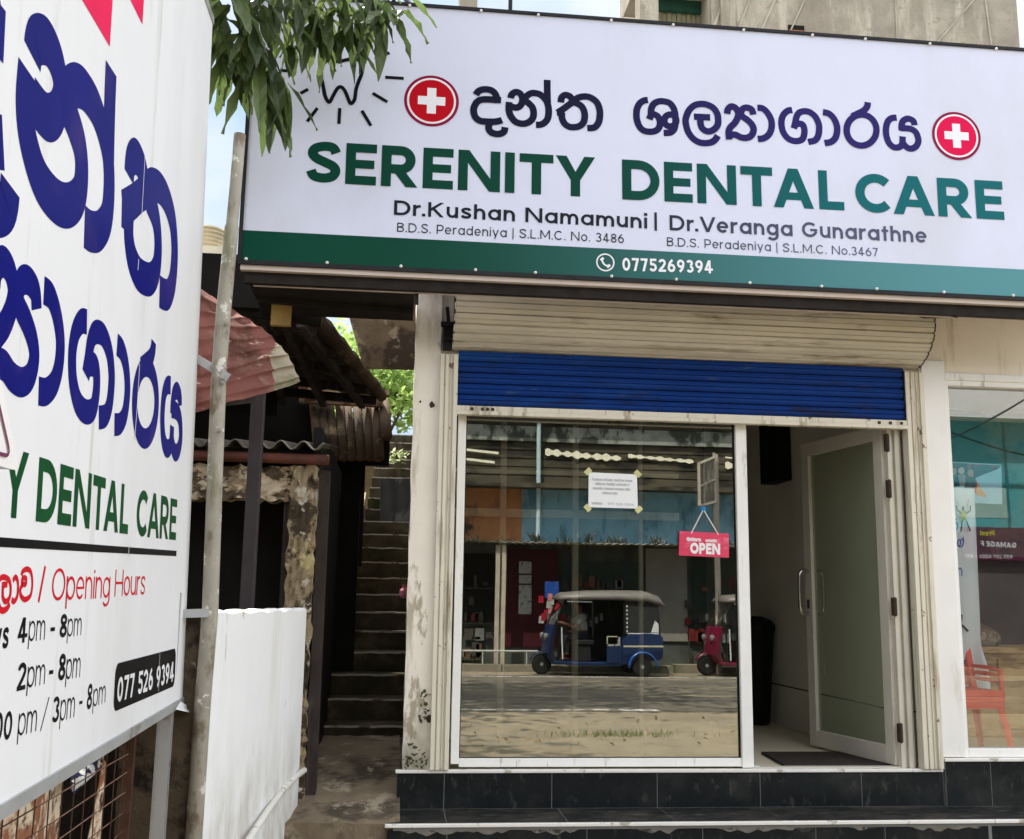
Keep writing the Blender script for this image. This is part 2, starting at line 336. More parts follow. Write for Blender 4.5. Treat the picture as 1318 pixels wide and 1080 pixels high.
def lay_text(mb, pl, s, A, B, H, w=.15, gap=.13, lift=.0008, mi=0, sx=None):
    """lay the words s on plane pl with the baseline running from A to B (plane coordinates) and cap height H"""
    A = Vector(A); B = Vector(B); d = B - A; L = d.length; d.normalize(); n = Vector((-d.y, d.x))
    if sx is None: sx = L / (text_width(s, w, gap) * H)
    x = 0
    T = lambda p: (A + d * ((x + p[0]) * H * sx) + n * (p[1] * H))
    for ci, ch in enumerate(s):
        S, P, C, a = glyph(ch, w)
        for q in S: lay_stroke(mb, pl, q, w, T, lift, mi)
        for q in C: lay_stroke(mb, pl, q, w, T, lift, mi, True)
        for q in P: lay_poly(mb, pl, [T(p) for p in q], lift, mi)
        x += a + gap + KERN.get(s[ci:ci + 2], 0)
def lay_stroke(mb, pl, pts, w, T, lift, mi, closed=False):
    pl.k += 1; z = lift + .00006 * (pl.k % 9); n = len(pts); L = []; R = []
    for i in range(n):
        a = pts[(i - 1) % n] if (closed or i > 0) else pts[i]; b = pts[(i + 1) % n] if (closed or i < n - 1) else pts[i]
        d = Vector(b) - Vector(a)
        if d.length < 1e-9: d = Vector((1, 0))
        d.normalize(); q = Vector((-d.y, d.x)) * w / 2
        p = T(pts[i] + q); L.append(pl.at(p[0], p[1], z)); p = T(pts[i] - q); R.append(pl.at(p[0], p[1], z))
    if closed: L.append(L[0]); R.append(R[0])
    mb.grid([L, R], mi)

# traced strokes of the two Sinhala words: points in photograph pixels on the shop sign; each entry (points, closed)
def _z(x0, y0, k): return lambda *p: [(x0 + a / k, y0 + b / k) for a, b in p]
z1 = _z(600, 95, 12); z2 = _z(690, 95, 12); z3 = _z(805, 110, 12); z4 = _z(890, 115, 12); z5 = _z(980, 115, 11.98); z6 = _z(1080, 115, 10.8)
WORD_ONE = [
    z1((152, 325), (185, 275), (240, 248), (300, 240), (380, 253), (440, 298), (472, 368), (482, 455)),
    z1((540, 410), (420, 400), (262, 397), (172, 432), (122, 520), (118, 600), (150, 680), (220, 728), (300, 738), (420, 742), (500, 732), (555, 716)),
    z1((372, 740), (350, 800), (352, 858), (392, 908), (470, 930), (540, 922), (588, 888), (600, 825)),
    z1((690, 378), (705, 320), (770, 282), (838, 312), (872, 390), (850, 475), (790, 522), (705, 512)),
    z1((665, 436), (660, 560), (690, 655), (765, 742), (870, 772), (960, 752), (1026, 690), (1042, 600), (1020, 515), (960, 452), (900, 415)),
    z2((-190, 395), (-140, 340), (-90, 308), (-30, 298), (55, 318), (128, 378), (175, 455), (194, 570), (180, 690), (122, 762), (55, 788), (-2, 788)),
    z2((172, 95), (172, 250), (178, 450)),
    z2((383, 444), (392, 375), (430, 335), (475, 330), (530, 358), (572, 425)),
    z2((600, 420), (520, 470), (440, 530), (330, 602)),
    z2((320, 602), (425, 602)),
    z2((398, 600), (402, 690), (440, 770), (510, 818), (590, 826), (676, 806), (735, 745), (752, 650), (735, 560), (690, 492), (600, 445)),
    z2((570, 430), (640, 375), (750, 350), (850, 372), (938, 442), (980, 550), (985, 650), (965, 752), (912, 822), (850, 838), (790, 838)),
]
WORD_TWO = [
    z3((347, 226), (288, 234), (222, 278), (180, 360), (170, 450), (180, 540), (220, 640), (290, 700), (395, 716), (480, 694), (524, 640), (532, 560), (500, 480), (430, 440)),
    z3((368, 525), (392, 455), (398, 370), (432, 292), (500, 252), (580, 245), (678, 272), (742, 350), (770, 460), (772, 580), (755, 668), (710, 720), (650, 734), (590, 734)),
    ('closed', z3(*[(692 + 92 * math.cos(i * math.pi / 7), 542 + 92 * math.sin(i * math.pi / 7)) for i in range(14)])),
    z4((140, 440), (140, 530), (172, 610), (260, 652), (348, 620), (404, 550), (412, 470), (398, 380), (340, 290), (240, 238), (140, 226), (40, 252), (-42, 332), (-88, 450), (-86, 540), (-50, 660), (22, 758), (110, 815), (200, 832), (300, 820), (365, 780), (408, 715)),
    z4((38, 423), (288, 434)),
    z4((552, 378), (562, 312), (612, 265), (678, 286), (722, 360), (712, 440), (668, 520), (600, 590), (574, 660), (584, 775)),
    z4((600, 702), (680, 702), (760, 740), (850, 750), (928, 710), (960, 620), (930, 540), (860, 470), (790, 420), (765, 360), (795, 300), (860, 283), (930, 315), (955, 392)),
    z5((-62, 285), (20, 296), (98, 370), (152, 480), (155, 600), (112, 700), (30, 756), (-55, 765)),
    z5((475, 320), (405, 332), (342, 390), (312, 470), (310, 560), (336, 660), (400, 750), (480, 792), (560, 798), (630, 770), (658, 700), (662, 620), (640, 552), (592, 530), (520, 545)),
    z5((500, 605), (524, 510), (540, 430), (582, 362), (660, 338), (742, 352), (830, 422), (882, 530), (890, 620), (872, 725), (820, 790), (720, 812)),
    z5((948, 352), (1035, 372), (1110, 440), (1158, 540), (1168, 640), (1140, 750), (1070, 812), (974, 828)),
    ('closed', z6(*[(312 + 207 * math.cos(i * math.pi / 8), 567 + 215 * math.sin(i * math.pi / 8)) for i in range(16)])),
    z6((398, 180), (392, 232), (350, 290), (260, 338), (180, 375)),
    z6((800, 395), (730, 402), (676, 450), (652, 540), (656, 640), (690, 740), (750, 800), (810, 810), (860, 788), (880, 740), (882, 655)),
    z6((1048, 500), (1030, 440), (955, 408), (890, 440), (868, 505), (868, 576)),
    z6((850, 542), (980, 548), (1060, 592), (1098, 680), (1096, 745), (1060, 802), (1000, 826), (940, 806), (886, 745)),
]
def lay_word(mb, pl, word, fn, w, lift=.0008, mi=0):
    for e in word:
        closed = e[0] == 'closed'; pts = [fn(*p) for p in (e[1] if closed else e)]
        lay_ribbon(mb, pl, catmull(pts, 6, closed) if len(pts) > 2 else [Vector(p) for p in pts], w, closed, lift, mi)

# ------------------------------------------------------------------ palette
R = random.Random(7)
M_asphalt = pm('asphalt', (.115, .102, .078), .9, .25, 3, .6, 90, .1, patches=[((.165, .145, .105), .35, .42, .7, (.5, 1.6, 1)), ((.065, .058, .048), 1.2, .58, .75, None), ((.25, .21, .145), 1.6, .60, .72, (.35, 1, 1)), ((.05, .046, .04), 14, .60, .75, None)])
M_dirt = pm('dirt', (.265, .215, .14), .95, .25, 2.5, .9, 40, .1, patches=[((.22, .18, .12), .8, .5, .7, None), ((.33, .28, .205), 7, .6, .75, None), ((.12, .10, .07), 11, .66, .78, None), ((.25, .22, .16), 1.6, .5, .7, (.4, 2, 1))])
M_paint_line = pm('road_paint', (.52, .50, .45), .8, .15, 6, .2, patches=[((.2, .18, .15), 5, .50, .62, None)])
M_conc_floor = pm('alley_concrete', (.20, .155, .105), .92, .25, 3, .8, 30, .2, patches=[((.07, .055, .04), 2.2, .5, .68, None), ((.30, .25, .18), 6, .62, .72, None)])
M_pillar = pm('cream_plaster', (.83, .77, .67), .7, .05, 5, .12, 60, .3, patches=[((.42, .36, .27), 7, .66, .74, (1, 1, .35)), ((.50, .45, .34), 2.2, .6, .8, (3, 3, .5))], foot=((.19, .18, .10), .02, .34))
M_whitecol = pm('white_column_paint', (.82, .80, .77), .45, .03, 4, .03, 60, .4, patches=[((.62, .58, .50), 2.5, .66, .85, (4, 4, .5))])
M_cream = pm('cream_wall_paint', (.86, .77, .64), .6, .04, 3, .06, 50, .3, patches=[((.60, .50, .37), 2.5, .6, .8, (3, 3, .4))])
M_tile = pm('charcoal_tile', (.009, .0115, .013), .42, .3, 4, .06, 120, .16, rvar=.12, patches=[((.030, .030, .028), 3.2, .52, .85, None), ((.060, .058, .052), 8, .62, .85, (2.5, 1, 1)), ((.06, .056, .05), 22, .76, .88, None)])
M_tread = pm('dusty_charcoal_tile', (.016, .017, .016), .5, .35, 6, .1, 120, .16, rvar=.12, patches=[((.055, .048, .040), 3.0, .46, .80, (1.2, 3, 1)), ((.11, .095, .08), 9, .62, .82, (1, 2.5, 1))])
M_grout = pm('grout', (.20, .20, .19), .9, .1, 20)
M_cement = pm('cement_smear', (.20, .185, .155), .95, .2, 12, .8, 50, .2, patches=[((.05, .05, .045), 6, .5, .6, None)])
M_trim = pm('white_tile_trim', (.80, .77, .73), .35, .04, 10, .0, patches=[((.45, .40, .33), 9, .64, .7, None)])
M_hood = pm('cream_shutter_metal', (.64, .595, .49), .5, .10, 2.5, .05, 70, .2, patches=[((.28, .22, .15), 3, .62, .8, (.5, 3, 3)), ((.60, .54, .42), 1.5, .55, .8, (.4, 3, 3))])
M_hooddark = pm('hood_shadow_gap', (.05, .04, .03), .8)
M_blue = pm('blue_shutter_paint', (.003, .032, .185), .42, .14, 3, .08, 80, .12, rvar=.1, patches=[((.010, .065, .25), 1.6, .5, .8, (.5, 2, 2)), ((.012, .018, .05), 3.5, .60, .85, (.6, 3, 3)), ((.05, .085, .17), 9, .70, .82, (.5, 2, 2))])
M_rail = pm('cream_rail_metal', (.70, .65, .54), .5, .05, 5, .03, 60, .25, patches=[((.36, .30, .21), 5, .58, .75, (3, 3, .25)), ((.22, .16, .10), 14, .70, .75, None)])
M_alu = pm('powder_coated_aluminium', (.84, .83, .80), .38, .03, 8, .0, patches=[((.5, .46, .40), 6, .68, .8, (2, 2, .5))])
M_alu2 = pm('door_aluminium', (.62, .58, .50), .4, .05, 8, .02, 50, .4)
M_steel = pm('polished_steel', (.62, .60, .56), .18, .05, 8, metal=1.0)
M_hinge = pm('dark_hinge', (.05, .035, .025), .6, .3, 30)
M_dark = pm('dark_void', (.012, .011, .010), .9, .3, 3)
M_intwall = pm('interior_grey_wall', (.82, .78, .70), .6, .05, 3, .05, 60, .3)
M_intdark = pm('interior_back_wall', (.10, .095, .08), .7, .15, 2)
M_floor = pm('beige_floor_tile', (.72, .63, .48), .3, .06, 3)
M_ceil = pm('interior_ceiling', (.75, .73, .68), .8, .05, 3)
M_black = pm('black_plastic', (.010, .010, .010), .45, .2, 8)
M_glass = glass('shop_glass', .23, (.70, .74, .71), wave=.012)
M_frost = pm('tinted_door_glass', (.34, .37, .28), .3, .06, 2.0, .0, spec=.35)
_nt = M_frost.node_tree; _t = _nt.nodes.new('ShaderNodeBsdfTransparent'); _t.inputs[0].default_value = (.74, .80, .66, 1); _m = _nt.nodes.new('ShaderNodeMixShader'); _m.inputs[0].default_value = .62
_nt.links.new(_nt.nodes['Principled BSDF'].outputs[0], _m.inputs[1]); _nt.links.new(_t.outputs[0], _m.inputs[2]); _nt.links.new(_m.outputs[0], _nt.nodes['Material Output'].inputs[0])
M_mat = pm('doormat', (.055, .045, .04), .98, .3, 25, 1.0, 200, .1)
M_paper = pm('white_paper', (.86, .87, .88), .7, .02, 5)
M_ink = pm('faint_ink', (.45, .46, .50), .8, .1, 30)
M_tape = pm('yellow_tape', (.62, .60, .30), .4, .1, 9)
M_rust = pm('rusty_steel', (.075, .034, .02), .85, .3, 12, .6, 60, .3, patches=[((.05, .03, .02), 6, .5, .65, None)])
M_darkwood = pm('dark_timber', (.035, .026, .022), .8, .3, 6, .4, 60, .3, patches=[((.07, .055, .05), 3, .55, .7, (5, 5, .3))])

# ------------------------------------------------------------------ ground and road
g = MB(); N = 60
rows = []
for j in range(-N, N + 1):
    y = math.copysign(abs(j / N) ** 2.2 * 400, j) - 4
    rows.append([(math.copysign(abs(i / 40) ** 2.2 * 400, i), y, -.58) for i in range(-40, 41)])
struct(g.grid(rows).build('ground', M_dirt, origin=(0, 0, -.58)))
struct(MB().box(-90, 90, -15.9, -8.75, -.60, -.572).build('road', M_asphalt, origin=(0, -11, -.58)))
mk = MB()
mk.box(-90, 3.05, -8.98, -8.88, -.573, -.5675)
mk.box(3.2, 3.75, -9.02, -8.80, -.573, -.5670)
mk.box(-90, 90, -15.5, -15.4, -.573, -.5675)
struct(mk.build('road_markings', M_paint_line, origin=(0, -11, -.58)))
kb = MB(); x = -40
while x < 60:
    L = R.uniform(.85, 1.15); kb.box(x, x + L - .03, -17.35 + R.uniform(-.03, .03), -16.95, -.62, -.43 + R.uniform(-.02, .03)); x += L
struct(kb.build('kerb', pm('old_kerb_concrete', (.22, .19, .14), .9, .25, 2, .6, 30, .2, patches=[((.10, .12, .05), 1.5, .55, .7, None)]), origin=(0, -17, -.58)))
al = MB(); rows = []
for j in range(15):
    y = -.37 + j * .14; zz = -.2 + .2 * min(1, max(0, (y + .3) / 1.3)) ** .8
    rows.append([(-.62 + i * .076, y + (R.uniform(-.012, .012) if j == 0 else 0), zz + R.uniform(-.007, .007)) for i in range(10)])
al.grid(rows); al.grid([[(p[0], p[1] - .004, -.60) for p in rows[0]], rows[0]])
struct(al.build('alley_path', M_conc_floor, origin=(-.3, 0, -.2), smooth=False))

# ------------------------------------------------------------------ the dental shop
shop = thing('shop_building', (1.6, .1, 0), 'cream ground-floor dental shop with glass front, blue roller shutter and black tiled steps', 'shop')
def rough_col(x0, x1, y0, y1, z0, z1, amp, n=26):
    rings = []
    for i in range(n + 1):
        z = z0 + (z1 - z0) * i / n; r = lambda: R.uniform(-amp, amp)
        rings.append([(x0 + r(), y0 + r(), z), ((x0 + x1) / 2, y0 + r() * .5, z), (x1, y0 + r(), z), (x1, y1, z), (x0 + r(), y1, z)])
    return rings
MB().loft(rough_col(.072, .222, .0, .24, .004, 2.78, .0035)).build('pillar', M_pillar, shop)
MB().box(3.168, 3.318, -.012, .2, .068, 2.42).build('column', M_whitecol, shop, bevel=.004)
w = MB(); w.box(.222, 3.16, .03, .2, 2.30, 4.5); w.box(3.16, 7.2, .004, .2, 2.318, 4.5); w.box(6.9, 7.2, .004, .2, .06, 2.318)
w.build('wall', M_cream, shop)
MB().box(.235, .33, .24, 8.5, -.3, 4.6).box(.062, .34, .098, 8.5, -.62, -.01).build('side_wall', pm('old_side_wall', (.13, .11, .09), .9, .3, 2, .4, 30, .2, patches=[((.03, .03, .025), 1.4, .45, .7, None)]), shop)
MB().box(.33, 7.2, .02, 4.2, -.06, -.004).build('floor', M_floor, shop)
MB().box(.33, 7.2, .2, 4.2, 2.75, 2.85).build('ceiling', M_ceil, shop)
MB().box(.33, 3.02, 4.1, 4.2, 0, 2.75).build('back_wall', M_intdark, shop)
iw = MB(); iw.box(3.016, 3.13, .16, 4.1, .31, 2.75); iw.box(3.016, 3.13, .16, 4.1, 0, .3); iw.box(3.0195, 3.13, .16, 4.1, .3, .31, 1)
iw.build('partition_wall', [M_intwall, M_black], shop)
q = onX(1059, 857, 3.016); MB().box(3.006, 3.016, q.y - .045, q.y + .045, q.z - .06, q.z + .06).build('light_switch', M_alu, shop, bevel=.003)
# tiled plinth and step
tl = MB(); tl.box(.045, 3.172, -.0118, .1, -.3, -.014, 1); tl.box(.03, 3.25, -.4125, -.0125, -.60, -.2012, 1); tl.box(3.178, 7.2, -.0278, .1, -.3, .046, 1); tl.box(3.25, 7.2, -.4125, -.030, -.60, -.2012, 1)
xs = [.043, .302, .896, 1.49, 2.083, 2.679, 3.170]
for a, b in zip(xs, xs[1:]): tl.box(a + .0019, b - .0019, -.013, -.003, -.1985, -.0125)
ys = [-.400, -.0145]
xt = [.012, .302, .93, 1.50, 2.09, 2.68, 3.205]
for a, b in zip(xt, xt[1:]):
    a0, a1 = (a - .02, a + .03) if a < .1 else (a + .0019, a + .0019); b0, b1 = (b, b - .029) if b > 3.1 else (b - .0019, b - .0019)
    tl.hexa([(a0, ys[0], -.21), (b0, ys[0], -.21), (b1, ys[1], -.21), (a1, ys[1], -.21), (a0, ys[0], -.2), (b0, ys[0], -.2), (b1, ys[1], -.2), (a1, ys[1], -.2)], 3)
xl = [.0, .302, 1.02, 1.63, 2.24, 2.62, 3.20]
for a, b in zip(xl, xl[1:]): tl.box(a + .002, b - .002, -.414, -.404, -.60, -.2285)
xr = [3.178, 3.452, 4.05, 4.65, 5.25, 5.85, 6.45, 7.05]
for a, b in zip(xr, xr[1:]):
    tl.box(a + .0019, b - .0019, -.029, -.019, -.1985, .0465); a2 = a if a > 3.2 else 3.178; tl.hexa([(a + .031 if a > 3.2 else 3.209, -.400, -.21), (b + .027, -.400, -.21), (b - .0019, -.031, -.21), (a + .0019, -.031, -.21), (a + .031 if a > 3.2 else 3.209, -.400, -.1995), (b + .027, -.400, -.1995), (b - .0019, -.031, -.1995), (a + .0019, -.031, -.1995)], 3); tl.box(a + .04, b + .036, -.414, -.404, -.60, -.2285)
for (xa, xb) in ((.06, .62), (.70, .98), (1.25, 1.5), (1.7, 2.25), (2.42, 2.58), (2.75, 3.18)):
    n_ = int((xb - xa) / .012); tl.grid([[(xa + (xb - xa) * i / n_, -.4152, -.2282) for i in range(n_ + 1)], [(xa + (xb - xa) * i / n_, -.4152, -.2282 - (.004 + .020 * abs(math.sin(i * .37 + xa * 9) * math.sin(i * .113)) + R.uniform(0, .004)) * min(1, i / 4, (n_ - i) / 4)) for i in range(n_ + 1)]], 2)
tl.build('tiled_step', [M_tile, M_grout, M_cement, M_tread], shop)
tr = MB(); tr.box(.035, 3.170, -.021, .02, -.0125, .004); tr.box(-.012, 3.232, -.4235, -.400, -.214, -.1965); tr.box(3.235, 7.2, -.4235, -.400, -.214, -.1965); tr.box(3.176, 7.2, -.036, .03, .047, .064)
tr.build('step_nosing', M_trim, shop, bevel=.003)

for (u, v, r_) in ((541, 517, .006), (556, 521, .016), (553, 925, .022)):
    q = onY(u, v, .0); m_ = MB(); m_.loft([[(q.x + r * math.cos(2 * math.pi * k / 9) * R.uniform(.7, 1.2), y, q.z + r * math.sin(2 * math.pi * k / 9) * R.uniform(.8, 1.4)) for k in range(9)] for y, r in ((.006, r_), (-.006, r_ * .9), (-.012, r_ * .4))]); m_.build('wall_anchor', M_hinge, shop)
# roller shutter: hood, blue curtain, bottom bar, two guide rails, bracket
rs = MB()
prof = []
base = [(-.17, 2.735), (-.222, 2.665), (-.236, 2.60), (-.222, 2.535), (-.19, 2.48), (-.145, 2.435), (-.09, 2.40), (-.02, 2.372)]
for (y0, z0), (y1, z1_) in zip(base, base[1:]):
    for t in (0, .05, .085, .45, .50, .55, .915, .95): 
        nx, nz = -(z0 - z1_), (y0 - y1); l = math.hypot(nx, nz); b = {0: -.014, .05: -.014, .085: .004, .45: .007, .50: .000, .55: .006, .915: .002, .95: -.014}[t]
        prof.append((y0 + (y1 - y0) * t + nx / l * b, z0 + (z1_ - z0) * t + nz / l * b))
prof.append((-.02, 2.368)); prof.append((.03, 2.362))
hood = MB(); nx_ = 24
rows = []
for i in range(nx_ + 1):
    x = .292 + (3.150 - .292) * i / nx_
    rows.append([(x + (R.uniform(-.004, .012) if i == nx_ else 0), y, z + .002 * math.sin(x * 3 + k)) for k, (y, z) in enumerate(prof)])
hood.grid(rows)
for k in range(len(prof) - 2):
    (ya, za), (yb, zb) = prof[k], prof[k + 1]; hood.add([(3.147, ya - .003, za - .003), (3.153, ya - .006, za - .004), (3.153, yb - .006, zb - .004), (3.147, yb - .003, zb - .003)], [(0, 1, 2, 3)], 1)
hood.add([(.293, .03, 2.74)] + [(.293, y, z) for y, z in prof], [list(range(len(prof) + 1))], 1); hood.add([(3.148, .03, 2.74)] + [(3.148, y, z) for y, z in prof], [list(range(len(prof) + 1))], 1)
for k in range(8):
    y, z = prof[k * 8 + 3] if k * 8 + 3 < len(prof) else prof[-3]; hood.box(.285, .291, y - .012, y + .010, z - .018, z + .018, 0)
shut = hood.build('roller_shutter', [M_hood, M_hooddark], shop, solid=0)
cur = MB(); cp = []
for k in range(5):
    z = 2.362 - k * .0655
    cp += [(-.006, z), (-.006, z - .003), (-.024, z - .007), (-.029, z - .020), (-.028, z - .028), (-.0225, z - .031), (-.028, z - .034), (-.027, z - .048), (-.020, z - .060), (-.006, z - .063)]
cur.grid([[(.325 + (3.045 - .325) * i / 12, y, z) for y, z in cp] for i in range(13)])
cur.build('shutter_curtain', M_blue, shut, smooth=False)
MB().box(3.038, 3.047, -.034, .0, 2.035, 2.34).build('dark_gap_strip', M_black, shut)  # solid black strip stands in for the dark gap beside the curtain
bb = MB(); bb.box(.318, 3.045, -.040, .0, 2.0, 2.032); bb.box(.318, 3.045, -.050, .004, 1.978, 2.000); 
for x in (.40, .46, .49, .52, 2.86, 2.93, 3.0): bb.box(x, x + .018, -.046, -.039, 2.005, 2.022, 1)
bb.build('bottom_bar', [M_rail, M_hinge], shut, bevel=.003)
for x0, x1 in ((.220, .322), (3.045, 3.163)):
    gr = MB(); W = x1 - x0
    gr.box(x0, x1, -.030, .03, .006, 2.335)
    for t0, t1, d in ((.0, .22, .014), (.30, .48, .012), (.58, .64, .008), (.76, 1, .016)): gr.box(x0 + W * t0, x0 + W * t1, -.030 - d, -.029, .007, 2.333)
    gr.build('guide_rail', M_rail, shut, bevel=.002)
bk = MB(); bk.box(.232, .284, -.06, .0, 2.36, 2.52); bk.box(.215, .29, -.085, -.05, 2.49, 2.515); bk.bar((.26, -.05, 2.52), (.25, -.05, 2.61), .02, .02); bk.tube([(.235, -.075, 2.42), (.29, -.075, 2.42)], .018, 8)
bk.build('shutter_bracket', M_black, shut)

# glass front left of the door
GY = .055
wf = MB(); wf.box(.336, .382, .03, .09, .028, 2.05); wf.box(1.995, 2.062, .022, .095, .006, 2.05); wf.box(.382, 1.995, .03, .09, .012, .058)
win = wf.build('shop_window', M_alu, shop, bevel=.003)
MB().box(.380, 1.997, GY, GY + .006, .056, 2.05).build('pane', M_glass, win)
gk = MB(); gk.box(.382, 1.995, .048, .054, .056, .062); gk.box(1.985, 1.9945, .048, .054, .062, 2.05); gk.box(.3825, .388, .048, .054, .062, 2.05)
gk.build('gasket', M_black, win)
# door frame and open leaf
df = MB(); df.box(2.062, 2.10, .03, .09, -.002, .016); df.box(2.10, 2.945, .035, .09, -.002, .008)
for x0, x1, y0 in ((2.945, 2.972, .028), (2.972, 2.990, .045), (2.990, 3.018, .022), (3.018, 3.044, .052)): df.box(x0, x1, y0, .12, .0, 2.05)
door = df.build('door', M_alu2, shop, bevel=.002)
hx, hy = 2.945, .07; fx, fy = 2.785, .955
dv = Vector((fx - hx, fy - hy, 0)); DL = dv.length; dv.normalize(); dn = Vector((-dv.y, dv.x, 0))   # dn points towards the opening
def leafpt(a, n, z): p = Vector((hx, hy, 0)) + dv * a + dn * n; return (p.x, p.y, z)
def leafbox(mb, a0, a1, n0, n1, z0, z1, mi=0):
    mb.hexa([leafpt(a0, n0, z0), leafpt(a1, n0, z0), leafpt(a1, n1, z0), leafpt(a0, n1, z0), leafpt(a0, n0, z1), leafpt(a1, n0, z1), leafpt(a1, n1, z1), leafpt(a0, n1, z1)], mi)
lf = MB()
leafbox(lf, .0, .085, -.022, .022, .012, 2.02); leafbox(lf, DL - .08, DL, -.022, .022, .012, 2.02); leafbox(lf, .085, DL - .08, -.021, .021, .012, .115); leafbox(lf, .085, DL - .08, -.021, .021, 1.93, 2.02)
leafbox(lf, DL - .09, DL - .08, .0, .026, .1, 1.93)
lf.build('leaf_frame', M_alu2, door, bevel=.003)
fg = MB(); fg.add([leafpt(.083, 0, .113), leafpt(DL - .078, 0, .113), leafpt(DL - .078, 0, 1.932), leafpt(.083, 0, 1.932)], [(0, 1, 2, 3)]); fg.build('frosted_pane', M_frost, door)
for sgn in (1, -1):
    hd = MB(); pts = [Vector(leafpt(DL - .045, sgn * (.018 + .072 * q), .86 + .30 * t)) for t, q in ((.04, 0), (.02, .35), (.03, .75), (.09, .96), (.2, 1), (.5, 1.04), (.8, 1), (.91, .96), (.97, .75), (.98, .35), (.96, 0))]
    hd.tube(pts, .012, 10); hd.build('handle', M_steel, door, smooth=True)
lk = MB(); leafbox(lk, DL - .052, DL - .03, .022, .028, .90, .96); lk.build('lock', M_hinge, door)
for zc in (.20, .92, 1.62, 1.90):
    hg = MB(); hg.box(2.925, 2.952, .010, .030, zc - .052, zc + .052); hg.tube([(2.938, .010, zc - .056), (2.938, .010, zc + .056)], .008, 8)
    for k in range(4): hg.box(2.929, 2.934, .006, .011, zc - .04 + k * .024, zc - .03 + k * .024)
    hg.build('hinge', M_hinge, door)
# display window of the unit on the right
dw = MB(); dw.box(3.318, 3.342, .0, .09, .064, 2.318); dw.box(3.342, 6.9, .0, .09, 2.268, 2.318); dw.box(3.318, 6.9, -.012, .03, 2.300, 2.345); dw.box(3.342, 6.9, .0, .09, .066, .112); dw.box(5.1, 5.15, .0, .09, .112, 2.268)
disp = dw.build('display_window', M_alu, shop, bevel=.003)
MB().box(3.34, 6.9, .05, .056, .11, 2.27).build('pane', glass('display_glass', .085, (.98, .99, .99)), disp)
rb = MB(); rb.box(3.13, 7.2, 3.2, 3.3, 0, 2.75); rb.box(6.95, 7.2, .2, 3.2, 0, 2.75)
rb.build('display_room_wall', pm('teal_interior_wall', (.07, .30, .33), .6, .1, 1.5, patches=[((.28, .42, .36), .8, .5, .6, None)]), shop)

# ------------------------------------------------------------------ things inside and on the glass
o = MB(); o.hexa([(2.27, .09, -.002), (2.93, .14, -.002), (2.88, .64, -.002), (2.32, .64, -.002), (2.27, .09, .012), (2.93, .14, .012), (2.88, .64, .012), (2.32, .64, .012)])
for i in range(2): pass
tag(o.build('doormat', M_mat, bevel=.003), 'dark brown doormat lying inside the open glass door', 'doormat')
b_ = MB(); bx0 = onZ(990, 925, 0.0); c0 = Vector((2.86, 2.25, 0))
b_.loft([[(c0.x + r * math.cos(2 * math.pi * k / 16), c0.y + r * math.sin(2 * math.pi * k / 16), z) for k in range(16)] for z, r in ((0, .085), (.02, .095), (.55, .13), (.70, .14), (.72, .15), (.76, .15), (.80, .12), (.83, .05))])
bn = b_.build('waste_bin', M_black, smooth=True); tag(bn, 'tall black bin standing on the floor against the interior wall beside the door', 'bin')
sp = MB(); sp.box(2.885, 3.015, 1.78, 2.12, 1.87, 2.48); sp.box(2.89, 3.01, 1.772, 1.78, 1.89, 2.46); sp.box(2.877, 2.885, 1.80, 2.10, 1.90, 2.45); sp.tube([(2.877, 1.95, 2.06), (2.870, 1.95, 2.06)], .10, 16); sp.tube([(2.877, 1.95, 2.32), (2.871, 1.95, 2.32)], .05, 16)
tag(sp.build('wall_speaker', M_black, bevel=.006), 'black box speaker mounted high on the interior wall beyond the door', 'speaker')
pt = MB(); Y = .30
def ppx(u0, v0, u1, v1, d=.04):
    a = onY(u0, v0, Y); c = onY(u1, v1, Y); pt.box(min(a.x, c.x), max(a.x, c.x), Y, Y + d, min(a.z, c.z), max(a.z, c.z))
zA = onY(700, 608, Y).z; zB = onY(700, 661, Y).z
pt.box(.34, 1.72, Y + .001, Y + .039, zA - .012, zA + .012); pt.box(.34, 1.72, Y - .001, Y + .041, zB - .024, zB + .024)
for u in (648, 741): 
    xx = onY(u, 635, Y).x; pt.box(xx - .018, xx + .018, Y - .003, Y + .043, 0, zA + .3)
xx = onY(825, 680, Y).x; pt.box(xx - .012, xx + .012, Y, Y + .04, 0, 2.74); pt.box(.34, xx, Y + .002, Y + .038, 2.70, 2.745); pt.box(.34, xx, Y + .002, Y + .038, .0, .05)
tag(pt.build('office_partition', pm('brown_aluminium', (.74, .56, .45), .45, .06, 6), bevel=.002), 'brown aluminium office partition frame inside behind the shop window', 'partition')
